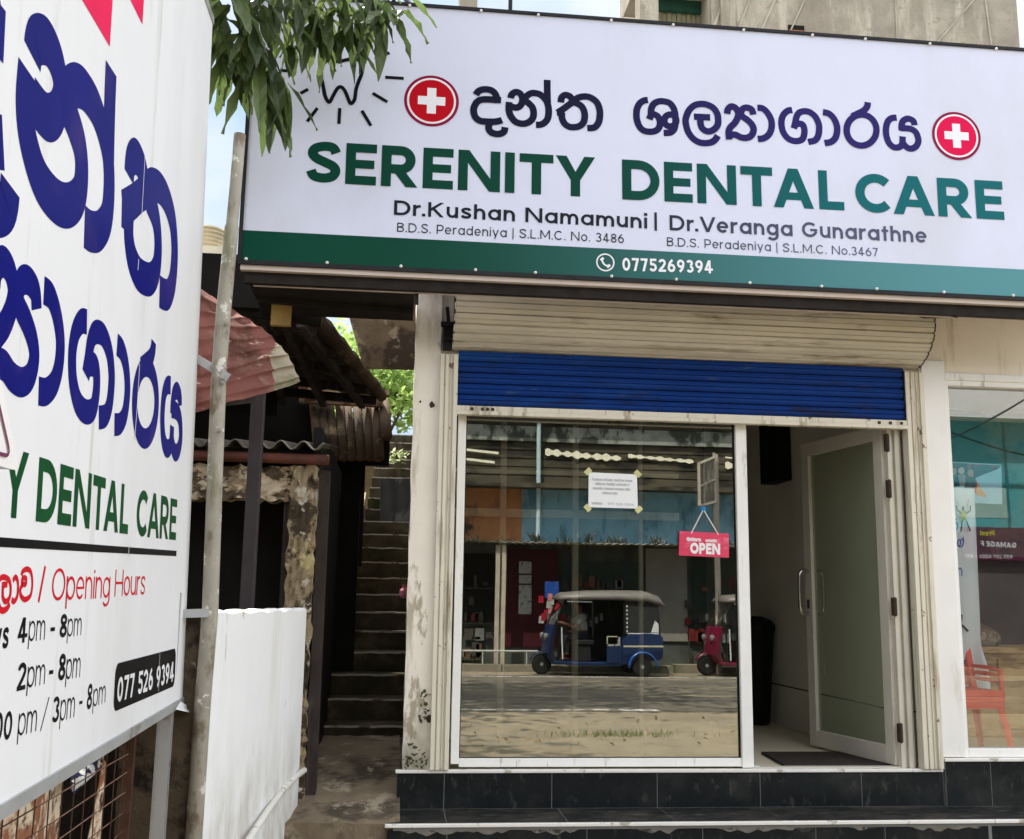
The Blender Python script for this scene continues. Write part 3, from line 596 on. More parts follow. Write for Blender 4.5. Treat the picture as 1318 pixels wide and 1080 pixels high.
# notice and open sign on the glass
NP = Plane(onY(757.3, 652.8, .048), (1, 0, -.012), (0, 0, 1)); NP.n = Vector((0, -1, 0))
nt_ = thing('paper_notice', onY(789, 654, .05), 'white paper notice with faint printed lines taped inside the shop window', 'notice')
c4 = [NP.px(757.8, 608), NP.px(819.7, 610.8), NP.px(821, 654.8), NP.px(757.3, 652.8)]
nb = MB(); nb.loft([[NP.at(a, b, .001) for a, b in c4], [NP.at(a, b, -.0005) for a, b in c4]]); nb.build('sheet', M_paper, nt_)
ik = MB(); GL = [WORD_ONE[:3], WORD_ONE[3:7], WORD_ONE[7:], WORD_TWO[:3], WORD_TWO[3:5], WORD_TWO[8:10], WORD_TWO[11:13], WORD_TWO[13:]]
def tiny_line(mb, pl, x0, x1, y, H, w, seq, lift=.0022):
    x = x0; k = 0
    while x < x1 - H * .6:
        gl = GL[seq[k % len(seq)]]; k += 1
        allp = [q for e in gl for q in (e[1] if e[0] == 'closed' else e)]
        u0 = min(q[0] for q in allp); u1 = max(q[0] for q in allp); v0 = min(q[1] for q in allp); v1 = max(q[1] for q in allp); s_ = H / 52.0
        for e in gl:
            cl = e[0] == 'closed'; pts = e[1] if cl else e
            lay_ribbon(mb, pl, [Vector((x + (q[0] - u0) * s_, y + (v1 - q[1]) * s_)) for q in pts], w, cl, lift)
        x += (u1 - u0) * s_ + H * (.18 if k % 4 else .5)
for i, (a, b, seq) in enumerate(((.02, .26, (0, 3, 5, 2, 7)), (.04, .24, (1, 4, 6, 2, 0)), (.025, .25, (3, 7, 1, 5, 6)), (.08, .18, (2, 4, 7)))): tiny_line(ik, NP, a, b, .158 - i * .026, .014, .0026, seq)
lay_text(ik, NP, '077 526 9394', (.115, .018), (.27, .016), .014, .16, .16, .0022); tiny_line(ik, NP, .02, .09, .018, .014, .0026, (5, 1, 3))
ik.build('printed_lines', M_ink, nt_)
for (a, b), sx_, sy_ in zip(c4, (-1, 1, 1, -1), (1, 1, -1, -1)):
    t_ = MB(); q = Vector((a, b)); d = Vector((sx_, sy_)).normalized() * .022; e = Vector((-sx_ * sy_, 1)).normalized() * .02
    e = Vector((d.y, -d.x)).normalized() * .021
    t_.add([NP.at(*(q + v), .0035) for v in (d + e * 1, d - e * 1, -d * .35 - e, -d * .35 + e)], [(0, 1, 2, 3)]); t_.build('tape', M_tape, nt_)
OPL = Plane(onY(874, 715, .047), (1, 0, -.03), (0, 0, 1)); OPL.n = Vector((0, -1, 0))
op = thing('open_sign', onY(906, 717, .05), 'small red OPEN sign hanging on a white cord from a blue suction hook', 'sign')
c4 = [OPL.px(874.5, 683.5), OPL.px(938, 687), OPL.px(938, 718), OPL.px(873.5, 715)]
ob = MB(); ob.loft([[OPL.at(a, b, .004) for a, b in c4], [OPL.at(a, b, -.001) for a, b in c4]])
ob.build('board', pm('red_pink_plastic', (.72, .07, .14), .35, .12, 6, patches=[((.80, .25, .32), 4, .55, .7, (1, 1, 3))]), op, bevel=.001)
ol = MB(); z_o = _z(860, 640, 12)
A = OPL.px(*z_o((335, 872))[0]); B = OPL.px(*z_o((798, 890))[0]); lay_text(ol, OPL, 'OPEN', A, B, (OPL.px(*z_o((335, 700))[0])[1] - A[1]), .27, .06, .006)
A = OPL.px(*z_o((575, 692))[0]); B = OPL.px(*z_o((790, 702))[0]); lay_text(ol, OPL, 'WERE', A, B, .016, .22, .12, .006) if False else None
q0 = OPL.px(*z_o((285, 672))[0]); tiny_line(ol, OPL, q0[0], q0[0] + .095, q0[1], .019, .0048, (4, 1, 3, 2), .0058); q0 = OPL.px(*z_o((575, 688))[0]); tiny_line(ol, OPL, q0[0], q0[0] + .075, q0[1], .016, .0042, (7, 2, 1, 6), .0058)
ol.build('lettering', pm('white_print', (.86, .82, .84), .5, .03, 8), op)
hk = onY(905, 656, .05); cb = MB()
for (u, v) in z_o((355, 560), (775, 580)): e = onY(u, v, .042); cb.tube([(hk.x, .044, hk.z), (e.x, e.y, e.z)], .0032, 6)
cb.build('cord', pm('white_cord', (.75, .76, .72), .7, .05, 20), op)
sc_ = MB(); sc_.loft([[(hk.x + r * math.cos(2 * math.pi * k / 12), y, hk.z + r * math.sin(2 * math.pi * k / 12)) for k in range(12)] for y, r in ((.054, .019), (.048, .016), (.044, .007), (.036, .007))])
sc_.build('suction_hook', pm('blue_rubber', (.02, .22, .45), .3, .1, 8), op, smooth=False)

# ------------------------------------------------------------------ the big shop sign above the shutter
SY = -.60
def gloss_flex(name, col, rough=.32, var=.02, patches=()):
    return pm(name, col, rough, var, 1.2, .45, 2.2, .07, patches=patches)
M_flex = gloss_flex('white_flex_banner', (.63, .655, .80), .30, patches=[((.585, .60, .70), 1.1, .5, .8, (1, 1, .5))])
M_green = sheen_ink('green_band_sheen', (.004, .055, .034), (.095, .265, .30), -1.6, 2.1, .3)  # sky sheen growing to the right is painted into these inks
M_dkgreen = sheen_ink('green_print_sheen', (.003, .050, .031), (.007, .125, .145), -.6, 1.3)
M_navy = sheen_ink('navy_print_sheen', (.009, .009, .030), (.024, .016, .125), -.9, .9)
M_black_sheen = sheen_ink('black_print_sheen', (.016, .017, .028), (.085, .092, .16), -.5, 1.0)
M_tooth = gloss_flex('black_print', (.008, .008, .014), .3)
M_red = sheen_ink('red_print_sheen', (.46, .003, .012), (.66, .004, .07), -.9, 1.3)
M_maroon = gloss_flex('maroon_print', (.24, .004, .045), .3, .05)
M_wprint = gloss_flex('white_sign_print', (.78, .77, .82), .3)
M_frame = pm('dark_sign_frame', (.022, .022, .026), .5, .2, 9, .1, 60)
board = thing('shop_sign', (1.5, SY, 2.62), 'large white flex shop sign with green lettering above the shutter, reading SERENITY DENTAL CARE', 'sign')
X0, X1 = -.862, 4.35; ZB, ZT = 2.655, 4.178
zg = (onY(312, 298, SY).z + onY(920, 324.5, SY).z + onY(1318, 348, SY).z) / 3
pb = MB(); rows = []
for j in range(13):
    z = ZB + (ZT - ZB) * j / 12
    rows.append([(X0 + (X1 - X0) * i / 60, SY + .0009 * math.sin(i * .8 + j * .3) * math.sin(j * .26), z) for i in range(61)])
pb.grid(rows); pb.box(X0, X1, SY + .006, SY + .03, ZB, ZT, 0)
pb.build('panel', M_flex, board, smooth=False)
SP = Plane((0, SY - .0012, 0), (1, 0, 0), (0, 0, 1))
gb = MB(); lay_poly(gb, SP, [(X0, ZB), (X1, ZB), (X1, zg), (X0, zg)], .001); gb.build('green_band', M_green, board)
fr = MB(); fr.box(X0 - .014, X1, SY - .010, SY + .04, ZT - .002, ZT + .016); fr.box(X0 - .016, X0 + .004, SY - .009, SY + .04, ZB, ZT); fr.box(X0 - .012, X1, SY - .007, SY + .04, ZB - .014, ZB + .008)
fr.bar((-.862, SY + .02, 4.19), (-.862, SY + .5, 4.19), .03, .03); 
for x in (-.2, .4, 2.0, 3.4):
    fr.bar((x, SY + .035, 4.10), (x, .02, 4.10), .03, .03); fr.bar((x, SY + .035, 2.75), (x, .02, 2.75), .03, .03)
fr.bar((.02, SY + .03, 4.15), (-.12, SY + .25, 4.46), .022, .022); fr.bar((-.12, SY + .25, 4.46), (-.12, SY + .4, 4.1), .022, .022); fr.bar((-.86, SY + .04, 4.16), (-.5, SY + .1, 4.42), .02, .02)
fr.tube([(.55, SY + .12, 4.0), (.55, SY + .12, 4.46)], .012, 8)
fr.build('frame', M_frame, board)
cr = MB(); cr.box(X0, X1, SY + .012, SY + .05, ZB - .040, ZB - .014); cr.box(X0 + .06, X1, SY + .09, SY + .11, ZB - .102, ZB - .090)
cr.build('pale_edge', pm('pale_pink_edge', (.62, .53, .48), .6, .06, 8), board)
ch = MB(); ch.box(X0 + .02, X1, SY + .048, SY + .088, ZB - .100, ZB + .02); ch.box(.06, X1, SY + .088, .03, ZB + .13, ZB + .145); ch.box(X0 + .02, .055, SY + .088, .25, ZB - .055, ZB - .035); ch.bar((X0 + .03, -.12, ZB - .07), (.05, -.02, ZB - .075), .03, .03)
ch.bar((3.02, -.33, 2.62), (3.13, -.52, 2.575), .045, .05); ch.box(.055, .075, -.50, -.46, 2.50, 2.58)
ch.build('steel_channel', pm('black_steel', (.022, .018, .016), .6, .3, 12, .2, 60), board)
sw = MB(); k = 0; x = X0 + .03
while x < X1 - .05:
    for z in (ZB + .012, ZT - .002): sw.loft([[(x + r * math.cos(2 * math.pi * q / 8), y, z + r * math.sin(2 * math.pi * q / 8)) for q in range(8)] for y, r in ((SY - .004, .009), (SY - .012, .008), (SY - .016, .003))])
    x += R.uniform(.30, .42)
sw.build('screw_heads', pm('pale_screws', (.75, .74, .70), .4, .1, 20), board)
def px(u, v): return SP.px(u, v)
def text_part(s, a, b, capA, mat, w, gap=.13, name='lettering', label=None, H=None, lift=.0008):
    mb = MB(); A = px(*a); B = px(*b); H = H or abs(px(*capA)[1] - A[1]); lay_text(mb, SP, s, A, B, H, w, gap, lift); o = mb.build(name, mat, board)
    if label: o['label'] = label
    return o
HB = px(766, 202.5)[1] - px(749, 253)[1]
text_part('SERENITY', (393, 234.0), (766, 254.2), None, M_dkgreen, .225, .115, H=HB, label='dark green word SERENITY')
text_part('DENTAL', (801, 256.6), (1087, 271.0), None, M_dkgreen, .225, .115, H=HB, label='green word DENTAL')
text_part('CARE', (1102, 272.5), (1293, 283.2), None, M_dkgreen, .225, .115, H=HB, label='green word CARE with sheen painted in')
text_part('Dr.Kushan Namamuni', (507, 276.6), (833, 294.2), (509, 257.8), M_black_sheen, .175, .15)
mb = MB(); A = px(844, 297); B = px(845, 273.5); lay_poly(mb, SP, [(A[0] - .007, A[1]), (A[0] + .007, A[1]), (A[0] + .007, B[1]), (A[0] - .007, B[1])]); mb.build('divider', M_black_sheen, board)
text_part('Dr.Veranga Gunarathne', (862, 296.4), (1193, 312.6), (864, 277), M_black_sheen, .175, .15)
text_part('B.D.S. Peradeniya | S.L.M.C. No. 3486', (511, 298.3), (803, 313.0), (512, 286.6), M_black_sheen, .12, .19)
text_part('B.D.S. Peradeniya | S.L.M.C. No.3467', (858.5, 316.6), (1130, 330.2), (860, 305.5), M_black_sheen, .12, .19)
SPB = SP
text_part('0775269394', (801, 348.6), (917.5, 352.2), (802, 332.0), M_wprint, .20, .15, lift=.0030)
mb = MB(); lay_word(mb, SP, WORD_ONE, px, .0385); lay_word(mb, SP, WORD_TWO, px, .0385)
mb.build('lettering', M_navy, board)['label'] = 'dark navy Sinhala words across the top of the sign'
# telephone symbol in its ring
mb = MB(); c = Vector(px(779, 338)); r = .047
lay_ribbon(mb, SP, [c + Vector((r * math.cos(i * math.pi / 16), r * math.sin(i * math.pi / 16))) for i in range(32)], .008, True, .003)
lay_ribbon(mb, SP, catmull([c + Vector(q) for q in ((-.018, .020), (-.014, .0), (-.002, -.014), (.018, -.020))], 6), .010, False, .003)
lay_ribbon(mb, SP, [c + Vector((-.026, .010)), c + Vector((-.010, .026))], .014, False, .003); lay_ribbon(mb, SP, [c + Vector((.010, -.028)), c + Vector((.026, -.012))], .014, False, .003)
mb.build('phone_symbol', M_wprint, board)
# the two red cross badges
for (u, v, l) in ((555.5, 130, 'red cross badge before the Sinhala words'), (1231, 175, 'red cross badge after the Sinhala words')):
    c = Vector(px(u, v)); Rr = .150 if u < 700 else .148
    disc = lambda r, n=48: [c + Vector((r * math.cos(2 * math.pi * i / n), r * math.sin(2 * math.pi * i / n))) for i in range(n)]
    mb = MB(); lay_poly(mb, SP, disc(Rr), .0006, 1); lay_poly(mb, SP, disc(Rr * .895), .0012, 2); lay_poly(mb, SP, disc(Rr * .82), .0018, 0)
    a, b = Rr * .50, Rr * .165
    lay_poly(mb, SP, [c + Vector(q) for q in ((-a, -b), (-b, -b), (-b, -a), (b, -a), (b, -b), (a, -b), (a, b), (b, b), (b, a), (-b, a), (-b, b), (-a, b))], .0024, 2)
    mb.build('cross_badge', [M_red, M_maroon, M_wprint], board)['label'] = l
# tooth outline with rays
zt = _z(380, 0, 6); mb = MB(); pt_ = lambda *p: [Vector(px(*q)) for q in zt(*p)]
lay_ribbon(mb, SP, catmull(pt_((330, 480), (270, 455), (215, 500), (200, 580), (215, 660), (232, 745), (262, 790), (290, 745), (325, 685), (355, 672), (385, 705), (412, 770), (430, 800), (458, 770), (470, 690), (490, 630), (515, 560), (510, 490), (465, 455), (400, 462), (330, 480)), 6), .020)
for a, b in (((-105, 545), (10, 550)), ((0, 360), (112, 430)), ((40, 722), (100, 690)), ((92, 940), (172, 835)), ((337, 958), (344, 835)), ((515, 855), (585, 972)), ((598, 720), (712, 788)), ((695, 597), (838, 606)), ((628, 450), (728, 408)), ((-40, 470), (-15, 520)), ((250, 300), (290, 380))):
    lay_ribbon(mb, SP, pt_(a, b), .018)
mb.build('tooth_symbol', M_tooth, board)

# ------------------------------------------------------------------ the roadside sign at the left
PBR = onX(235, 897, -.80); PBL = onX(0, 1035, -.80)
uu = (PBR - PBL).normalized()
PTR = onX(273.6, 29, -.858)
LP = Plane(PBL, uu, PTR - PBR)
if LP.n.x < 0: LP.n = -LP.n
LIFT = .0006
bR = LP.uv(PBR); tR = LP.uv(PTR)
M_lflex = pm('worn_white_flex', (.75, .755, .765), .42, .02, 1.5, .45, 2.2, .12, patches=[((.67, .67, .67), 1.0, .5, .85, (1, 1, .3)), ((.60, .59, .55), 3.0, .66, .85, (1, 3, .25))])
M_blueL = pm('faded_blue_print', (.003, .005, .15), .4, .12, 3, spec=.05, patches=[((.05, .03, .17), 3.2, .58, .95, None)])
M_greenL = pm('green_print', (.004, .065, .018), .4, .15, 5, spec=.05)
M_blackL = pm('black_sign_print', (.006, .006, .007), .4, .1, 8, spec=.05)
M_redL = pm('red_sign_print', (.55, .008, .02), .4, .1, 6, spec=.05)
M_pinkL = pm('pink_red_print', (.74, .012, .09), .4, .06, 5, spec=.05)
M_galv = pm('galvanised_steel', (.42, .43, .43), .42, .12, 6, .05, 60, .5, metal=.35, patches=[((.26, .24, .21), 7, .6, .75, None)])
ls = thing('roadside_sign', (-.8, -3.5, -.58), 'tall white roadside sign on steel legs with blue Sinhala words and opening hours', 'sign')
S0 = -1.9; TT = tR[1]
def lq(a, b, lift=0): return LP.at(a, b, lift)
def side(t): return bR[0] + (tR[0] - bR[0]) * t / TT
pn = MB(); rows = []
for j in range(13):
    t = bR[1] * 0 + TT * j / 12; e = side(t)
    rows.append([lq(S0 + (e - S0) * i / 30, t, 0) for i in range(31)])
pn.grid(rows); pn.hexa([lq(S0, 0, -.03), lq(side(0), 0, -.03), lq(side(0), 0, -.008), lq(S0, 0, -.008), lq(S0, TT, -.03), lq(side(TT), TT, -.03), lq(side(TT), TT, -.008), lq(S0, TT, -.008)])
pn.build('panel', M_lflex, ls)
LF = MB(); e0, e1 = side(0), side(TT)
LF.bar(lq(S0, -.016, -.012), lq(e0 + .008, -.016, -.012), .035, .032); LF.bar(lq(S0, TT + .01, -.012), lq(e1 + .008, TT + .01, -.012), .035, .03); LF.bar(lq(e0 + .006, -.03, -.02), lq(e1 + .006, TT, -.02), .012, .03, (1, 0, 0)); LF.bar(lq(S0, -.03, -.02), lq(S0, TT, -.02), .03, .03, (1, 0, 0))
LF.build('frame', M_galv, ls)
for s_ in (e0 - .16, S0 + .25):
    p0 = lq(s_, 0, -.03); lg = MB(); lg.box(p0.x - .02, p0.x - .014, p0.y - .028, p0.y + .022, -.60, p0.z + .4); lg.box(p0.x - .02, p0.x + .028, p0.y + .016, p0.y + .022, -.60, p0.z + .4)
    lg.box(p0.x - .014, p0.x + .03, p0.y - .030, p0.y - .024, -.60, p0.z - .03)
    lg.build('leg', M_galv, ls)
PX, PY = -.725, -1.75
for (u0, v0, u1, v1) in ((255, 457, 294, 486), (236, 790, 268, 789)):
    a = hit(u0, v0, LP.o, LP.n) - LP.n * .03; b = onY(u1, v1, PY - .03); br = MB(); a = a + (a - b) * .3 * Vector((1, 0, 0)).dot(Vector((1, 0, 0)))
    br.bar(a, b, .012 if v1 < 600 else .03, .032); br.build('bracket', M_galv, ls)
fl = MB(); c = [onX(u, v, -.79) for u, v in ((226, 913), (232, 903), (243, 911), (236, 917))]; fl.add([c[0], c[1], c[2] + Vector((.01, 0, 0)), c[3] + Vector((.02, 0, 0))], [(0, 1, 2, 3)]); fl.build('loose_corner', M_lflex, ls, solid=.001)
import numpy as np
def fit(pairs):
    A = []; b1 = []; b2 = []
    for (bu, bv), (su, sv) in pairs:
        p = px(bu, bv); q = LP.px(su, sv); A.append([p[0], p[1], 1]); b1.append(q[0]); b2.append(q[1])
    A = np.array(A); m1 = np.linalg.lstsq(A, np.array(b1), rcond=None)[0]; m2 = np.linalg.lstsq(A, np.array(b2), rcond=None)[0]
    fn = lambda u, v: (lambda p: (p[0] * m1[0] + p[1] * m1[1] + m1[2], p[0] * m2[0] + p[1] * m2[1] + m2[2]))(px(u, v))
    return fn, math.sqrt(abs(m1[0] * m2[1] - m1[1] * m2[0]))
z0 = lambda u, v: (u, v)
f1, k1 = fit([(z2((115, 95))[0], (132.6, 73.7)), (z2((228, 97))[0], (153.3, 108)), (z1((1078, 835))[0], (104.7, 297.5)), (z2((790, 885))[0], (202, 397)), (z2((335, 442))[0], (158.8, 226)), (z1((635, 375))[0], (30, 53.7)), (z2((590, 880))[0], (190.6, 380)), (z2((1048, 640))[0], (228.7, 328))])
f2, k2 = fit([(z4((1035, 812))[0], (51, 512.6)), (z4((1018, 240))[0], (61, 368.5)), (z5((718, 860))[0], (123.9, 547.5)), (z5((975, 880))[0], (144.3, 555.5)), (z5((948, 305))[0], (151.3, 437.6)), (z6((345, 180))[0], (192, 432)), (z6((455, 183))[0], (201, 440)), (z6((1010, 880))[0], (227.7, 595.6)), (z6((800, 352))[0], (220.6, 489.5))])
mb = MB(); lay_word(mb, LP, WORD_ONE, f1, .0385 * k1 * 1.22, LIFT); lay_word(mb, LP, WORD_TWO, f2, .0385 * k2 * 1.20, LIFT)
mb.build('lettering', M_blueL, ls)['label'] = 'large blue Sinhala words'
def lpx(u, v): return LP.px(u, v)
def ltext(s, a, b, cap, mat, w, gap=.12, back=None):
    mb = MB(); A = Vector(lpx(*a)); B = Vector(lpx(*b)); H = lpx(*cap)[1] - A[1]
    lay_text(mb, LP, s, A, B, H, w, gap, LIFT); return mb, A, B, H
mb, A, B, H = ltext('DENTAL', (45.5, 671), (164, 687.6), (50.5, 588), M_greenL, .21, .10); d = (B - A).normalized()
sxd = (B - A).length / (text_width('DENTAL', .21, .10) * H)
Yr = Vector(lpx(32, 669)); lay_text(mb, LP, 'SERENITY', Yr - d * text_width('SERENITY', .21, .10) * H * sxd, Yr, H, .21, .10, LIFT)
mb2, *_ = ltext('CARE', (174.5, 690), (226, 695.3), (178, 629), M_greenL, .20, .10); b0 = len(mb.v); mb.v += mb2.v; mb.f += [[i + b0 for i in f] for f in mb2.f]; mb.m += mb2.m
mb.build('lettering', M_greenL, ls)['label'] = 'green words reading DENTAL CARE'
mb = MB(); A = Vector(lpx(-60, 687)); B = Vector(lpx(227, 709)); C_ = Vector(lpx(227, 716)); hh = (B - C_).y; dd = (B - Vector(lpx(0, 691.5))).normalized()
S_ = B - dd * 3.3; lay_poly(mb, LP, [S_, B, B - Vector((0, hh)), S_ - Vector((0, hh))], LIFT); mb.build('rule', M_blackL, ls)
# opening hours heading
mb, A, B, H = ltext('Opening', (65.5, 773.5), (140.5, 769.5), (69, 731), M_redL, .10, .11); mb2, *_ = ltext('Hours', (147, 768), (186, 765.3), (150, 733), M_redL, .10, .10)
b0 = len(mb.v); mb.v += mb2.v; mb.f += [[i + b0 for i in f] for f in mb2.f]; mb.m += mb2.m
zr = _z(0, 710, 12); lr = lambda *p: [Vector(lpx(*q)) for q in zr(*p)]
lay_ribbon(mb, LP, lr((592, 780), (696, 225)), .012, False, LIFT)
for st, w_ in ((((330, 370), (345, 310), (410, 270), (470, 310), (495, 440), (490, 580), (460, 690), (380, 740), (320, 680), (312, 580), (350, 510), (395, 500), (400, 420), (350, 410), (335, 470), (350, 512)), .0125), (((195, 450), (235, 395), (268, 450), (275, 560), (262, 690), (215, 770), (175, 740)), .0125), (((-40, 470), (20, 400), (80, 400), (135, 440), (160, 540), (155, 660), (125, 740), (75, 770), (40, 700), (40, 580), (60, 520)), .0125), (((25, 510), (110, 510)), .0125), (((-30, 800), (0, 890), (50, 910), (110, 870), (145, 800)), .014)):
    lay_ribbon(mb, LP, catmull(lr(*st), 6), w_, False, LIFT)
mb.build('lettering', M_redL, ls)['label'] = 'red heading reading Opening Hours'
mb = MB()
def more(s, a, b, cap, w, gap=.12):
    m2, A, B, H = ltext(s, a, b, cap, None, w, gap); b0 = len(mb.v); mb.v.extend(m2.v); mb.f.extend([[i + b0 for i in f] for f in m2.f]); mb.m.extend(m2.m)
more('4', (22, 828.5), (34, 826.5), (24, 795.5), .18); more('pm', (36, 826), (57, 823.2), (37, 791), .09); more('-', (64, 822), (69.5, 821.4), (64.5, 791), .16); more('8', (76, 821), (85, 820), (77, 790.5), .18); more('pm', (86, 820), (104, 817.5), (87, 789), .09)
more('2', (21, 890), (32, 887), (22.5, 854), .18); more('pm', (34, 886), (57, 880.5), (35, 850), .09); more('-', (62, 878), (67.5, 877), (62.5, 846), .16); more('8', (74, 876.5), (83, 875), (75, 842), .18); more('pm', (84, 875), (102.5, 871.5), (85, 840), .09)
more('0', (3.5, 954), (14, 950.5), (4, 917.5), .17); more('0', (-9, 957.5), (1.5, 954.5), (-8.5, 919), .17); more('pm', (22, 948), (46, 941), (23, 910), .085); more('/', (51.5, 937), (61, 934), (51.5, 902), .06); more('3', (66, 931), (75, 929), (67, 897.5), .17); more('pm', (76.5, 929), (95, 923), (77, 893), .085); more('-', (101, 915), (105, 914), (101.5, 888), .15); more('8', (111, 914), (117.5, 912), (112, 881), .17); more('pm', (119, 910.5), (135, 904), (120, 880), .085)
more('ys', (-9, 838), (10, 834), (-8, 801), .18)
mb.build('lettering', M_blackL, ls)['label'] = 'black lines of opening times'
# number pill
q = [Vector(lpx(*p)) for p in ((147, 914), (147, 857), (225.5, 833), (225.5, 884))]
A0 = (q[0] + q[1]) / 2; B0 = (q[2] + q[3]) / 2; hh = ((q[1] - q[0]).y + (q[2] - q[3]).y) / 4; d = (B0 - A0).normalized(); n = Vector((-d.y, d.x))
r_ = hh * .55; P_ = []
for cx_, cy_, a0 in ((1, 1, 90), (-1, 1, 180), (-1, -1, 270), (1, -1, 0)):
    base_ = (B0 if cx_ > 0 else A0) + d * (-cx_ * r_ * .9) + n * (cy_ * (hh - r_))
    seg = [base_ + d * (r_ * math.cos(rad(t)) * .9) + n * (r_ * math.sin(rad(t))) for t in ([90 - 11.25 * i for i in range(9)] if False else [])]
    P_ += seg
P_ = []
for (sx_, sy_, s0) in ((1, -1, -90), (1, 1, 0), (-1, 1, 90), (-1, -1, 180)):
    base_ = (B0 if sx_ > 0 else A0) + d * (-sx_ * r_ * .9) + n * (sy_ * (hh - r_))
    for i in range(9):
        t = rad(s0 + 90 * i / 8); P_.append(base_ + d * (r_ * .9 * math.cos(t)) + n * (r_ * math.sin(t)))
mb = MB(); lay_poly(mb, LP, P_, LIFT); mb.build('number_pill', M_blackL, ls)
mb, A, B, H = ltext('077 526 9394', (149.5, 904.5), (222.5, 877), (150.5, 872.5), None, .19, .13)
for v in mb.v: v += LP.n * .0012
mb.build('lettering', M_lflex, ls)['label'] = 'white telephone number on the black pill'
mb = MB()
for tri in (((141, 60), (105.5, 0), (144.7, 0)), ((183, 31.5), (167.5, 0), (185.0, 0))):
    p = [Vector(lpx(*t)) for t in tri]; ext = lambda a, b, f: a + (b - a) * f
    lay_poly(mb, LP, [p[0], ext(p[0], p[2], 2.4 if tri[0][0] < 150 else 3.4), ext(p[0], p[1], 2.4 if tri[0][0] < 150 else 3.4)], LIFT)
mb.build('red_points', M_pinkL, ls)
for pu, pv0, pv1 in ((181, 232, 292), (176, 330, 348), (193, 470, 566)):
    pass
ck = MB(); pts = [Vector(lpx(u, v)) for u, v in ((186, 200), (183, 255), (181, 292))]; lay_ribbon(ck, LP, pts, .0045, False, .0014)
lay_ribbon(ck, LP, [Vector(lpx(179, 468)), Vector(lpx(176, 520)), Vector(lpx(172.5, 566))], .0055, False, .0014); lay_ribbon(ck, LP, [Vector(lpx(178, 333)), Vector(lpx(177, 348))], .005, False, .0014); lay_ribbon(ck, LP, [Vector(lpx(165.5, 700)), Vector(lpx(165, 718))], .005, False, .0014); lay_ribbon(ck, LP, [Vector(lpx(205, 832)), Vector(lpx(203, 890))], .003, False, .0028)
ck.build('crease', M_lflex, ls)

# ------------------------------------------------------------------ triangular plate in front of it
TP = Plane(onX(26, 607, -.70), uu, (.02, 0, 1))
if TP.n.x < 0: TP.n = -TP.n
tg = thing('warning_sign', (TP.o.x, TP.o.y - .35, -.58), 'white triangular traffic sign plate with rounded corners, cut by the left edge of the photo', 'traffic sign')
side_l = .62; c = [Vector((0, 0)), Vector((-side_l, -.0)), Vector((-side_l / 2, side_l * .866))]
q = Vector(TP.px(0, 490)); slope = q.y / max(.01, -q.x); c[2] = Vector((-side_l / 2, slope * side_l / 2))
ctr = (c[0] + c[1] + c[2]) / 3
def rtri(f, r):
    v = [ctr + (p - ctr) * f for p in c]; out = []
    for i in range(3):
        p, a, b = v[i], v[i - 1], v[(i + 1) % 3]; da = (a - p).normalized(); db = (b - p).normalized()
        for k in range(6):
            t = k / 5; out.append(p + da * r * (1 - t) ** 2 + db * r * t ** 2)
    return out
m_ = MB(); o_ = rtri(1, .035); m_.loft([[TP.at(a.x, a.y, 0) for a in o_], [TP.at(a.x, a.y, LIFT) for a in o_]]); m_.build('plate', pm('white_sign_plate', (.82, .80, .80), .35, .03, 6), tg)
m_ = MB(); o1 = rtri(.80, .03); lay_ribbon(m_, TP, o1, .007, True, .003); o1 = rtri(.42, .05); lay_ribbon(m_, TP, o1, .012, True, .003); m_.build('symbol_outline', pm('plum_print', (.16, .04, .09), .4, .1, 9), tg)
m_ = MB(); m_.extrude([TP.at(a.x, a.y, -.001) for a in o_], TP.n * -.022); m_.build('rim', M_galv, tg)
bp_ = TP.at(ctr.x, ctr.y, -.05); m_ = MB(); m_.tube([(bp_.x, bp_.y, -.6), (bp_.x, bp_.y, bp_.z + .4)], .025, 10); m_.build('post', M_galv, tg)

# ------------------------------------------------------------------ steel pole
pl_ = MB(); pts = []; rr = []
for v, r in ((1075, .033), (900, .031), (790, .031), (600, .0305), (480, .030), (400, .030), (292, .0285), (289, .0245), (240, .0245), (172, .0242)):
    z = onY(290, v, PY).z; pts.append((PX + .012 * math.sin(v * .01), PY, z)); rr.append(r)
pts[0] = (PX, PY, -.6); pl_.tube(pts, rr, 14)
for v in (420, 495, 556): 
    z = onY(290, v, PY).z; pl_.tube([(PX + .01, PY - .033, z), (PX + .01, PY - .044, z)], .009, 8)
M_pole = pm('weathered_pipe', (.31, .285, .235), .65, .2, 6, .3, 60, .4, patches=[((.16, .12, .075), 7, .55, .68, (1, 1, .5)), ((.62, .60, .54), 11, .66, .72, None), ((.13, .14, .05), 3, .58, .72, (2, 2, .4))])
tag(pl_.build('steel_pole', M_pole, smooth=True, origin=(PX, PY, -.58)), 'weathered grey steel pipe pole standing between the roadside sign and the alley', 'pole')

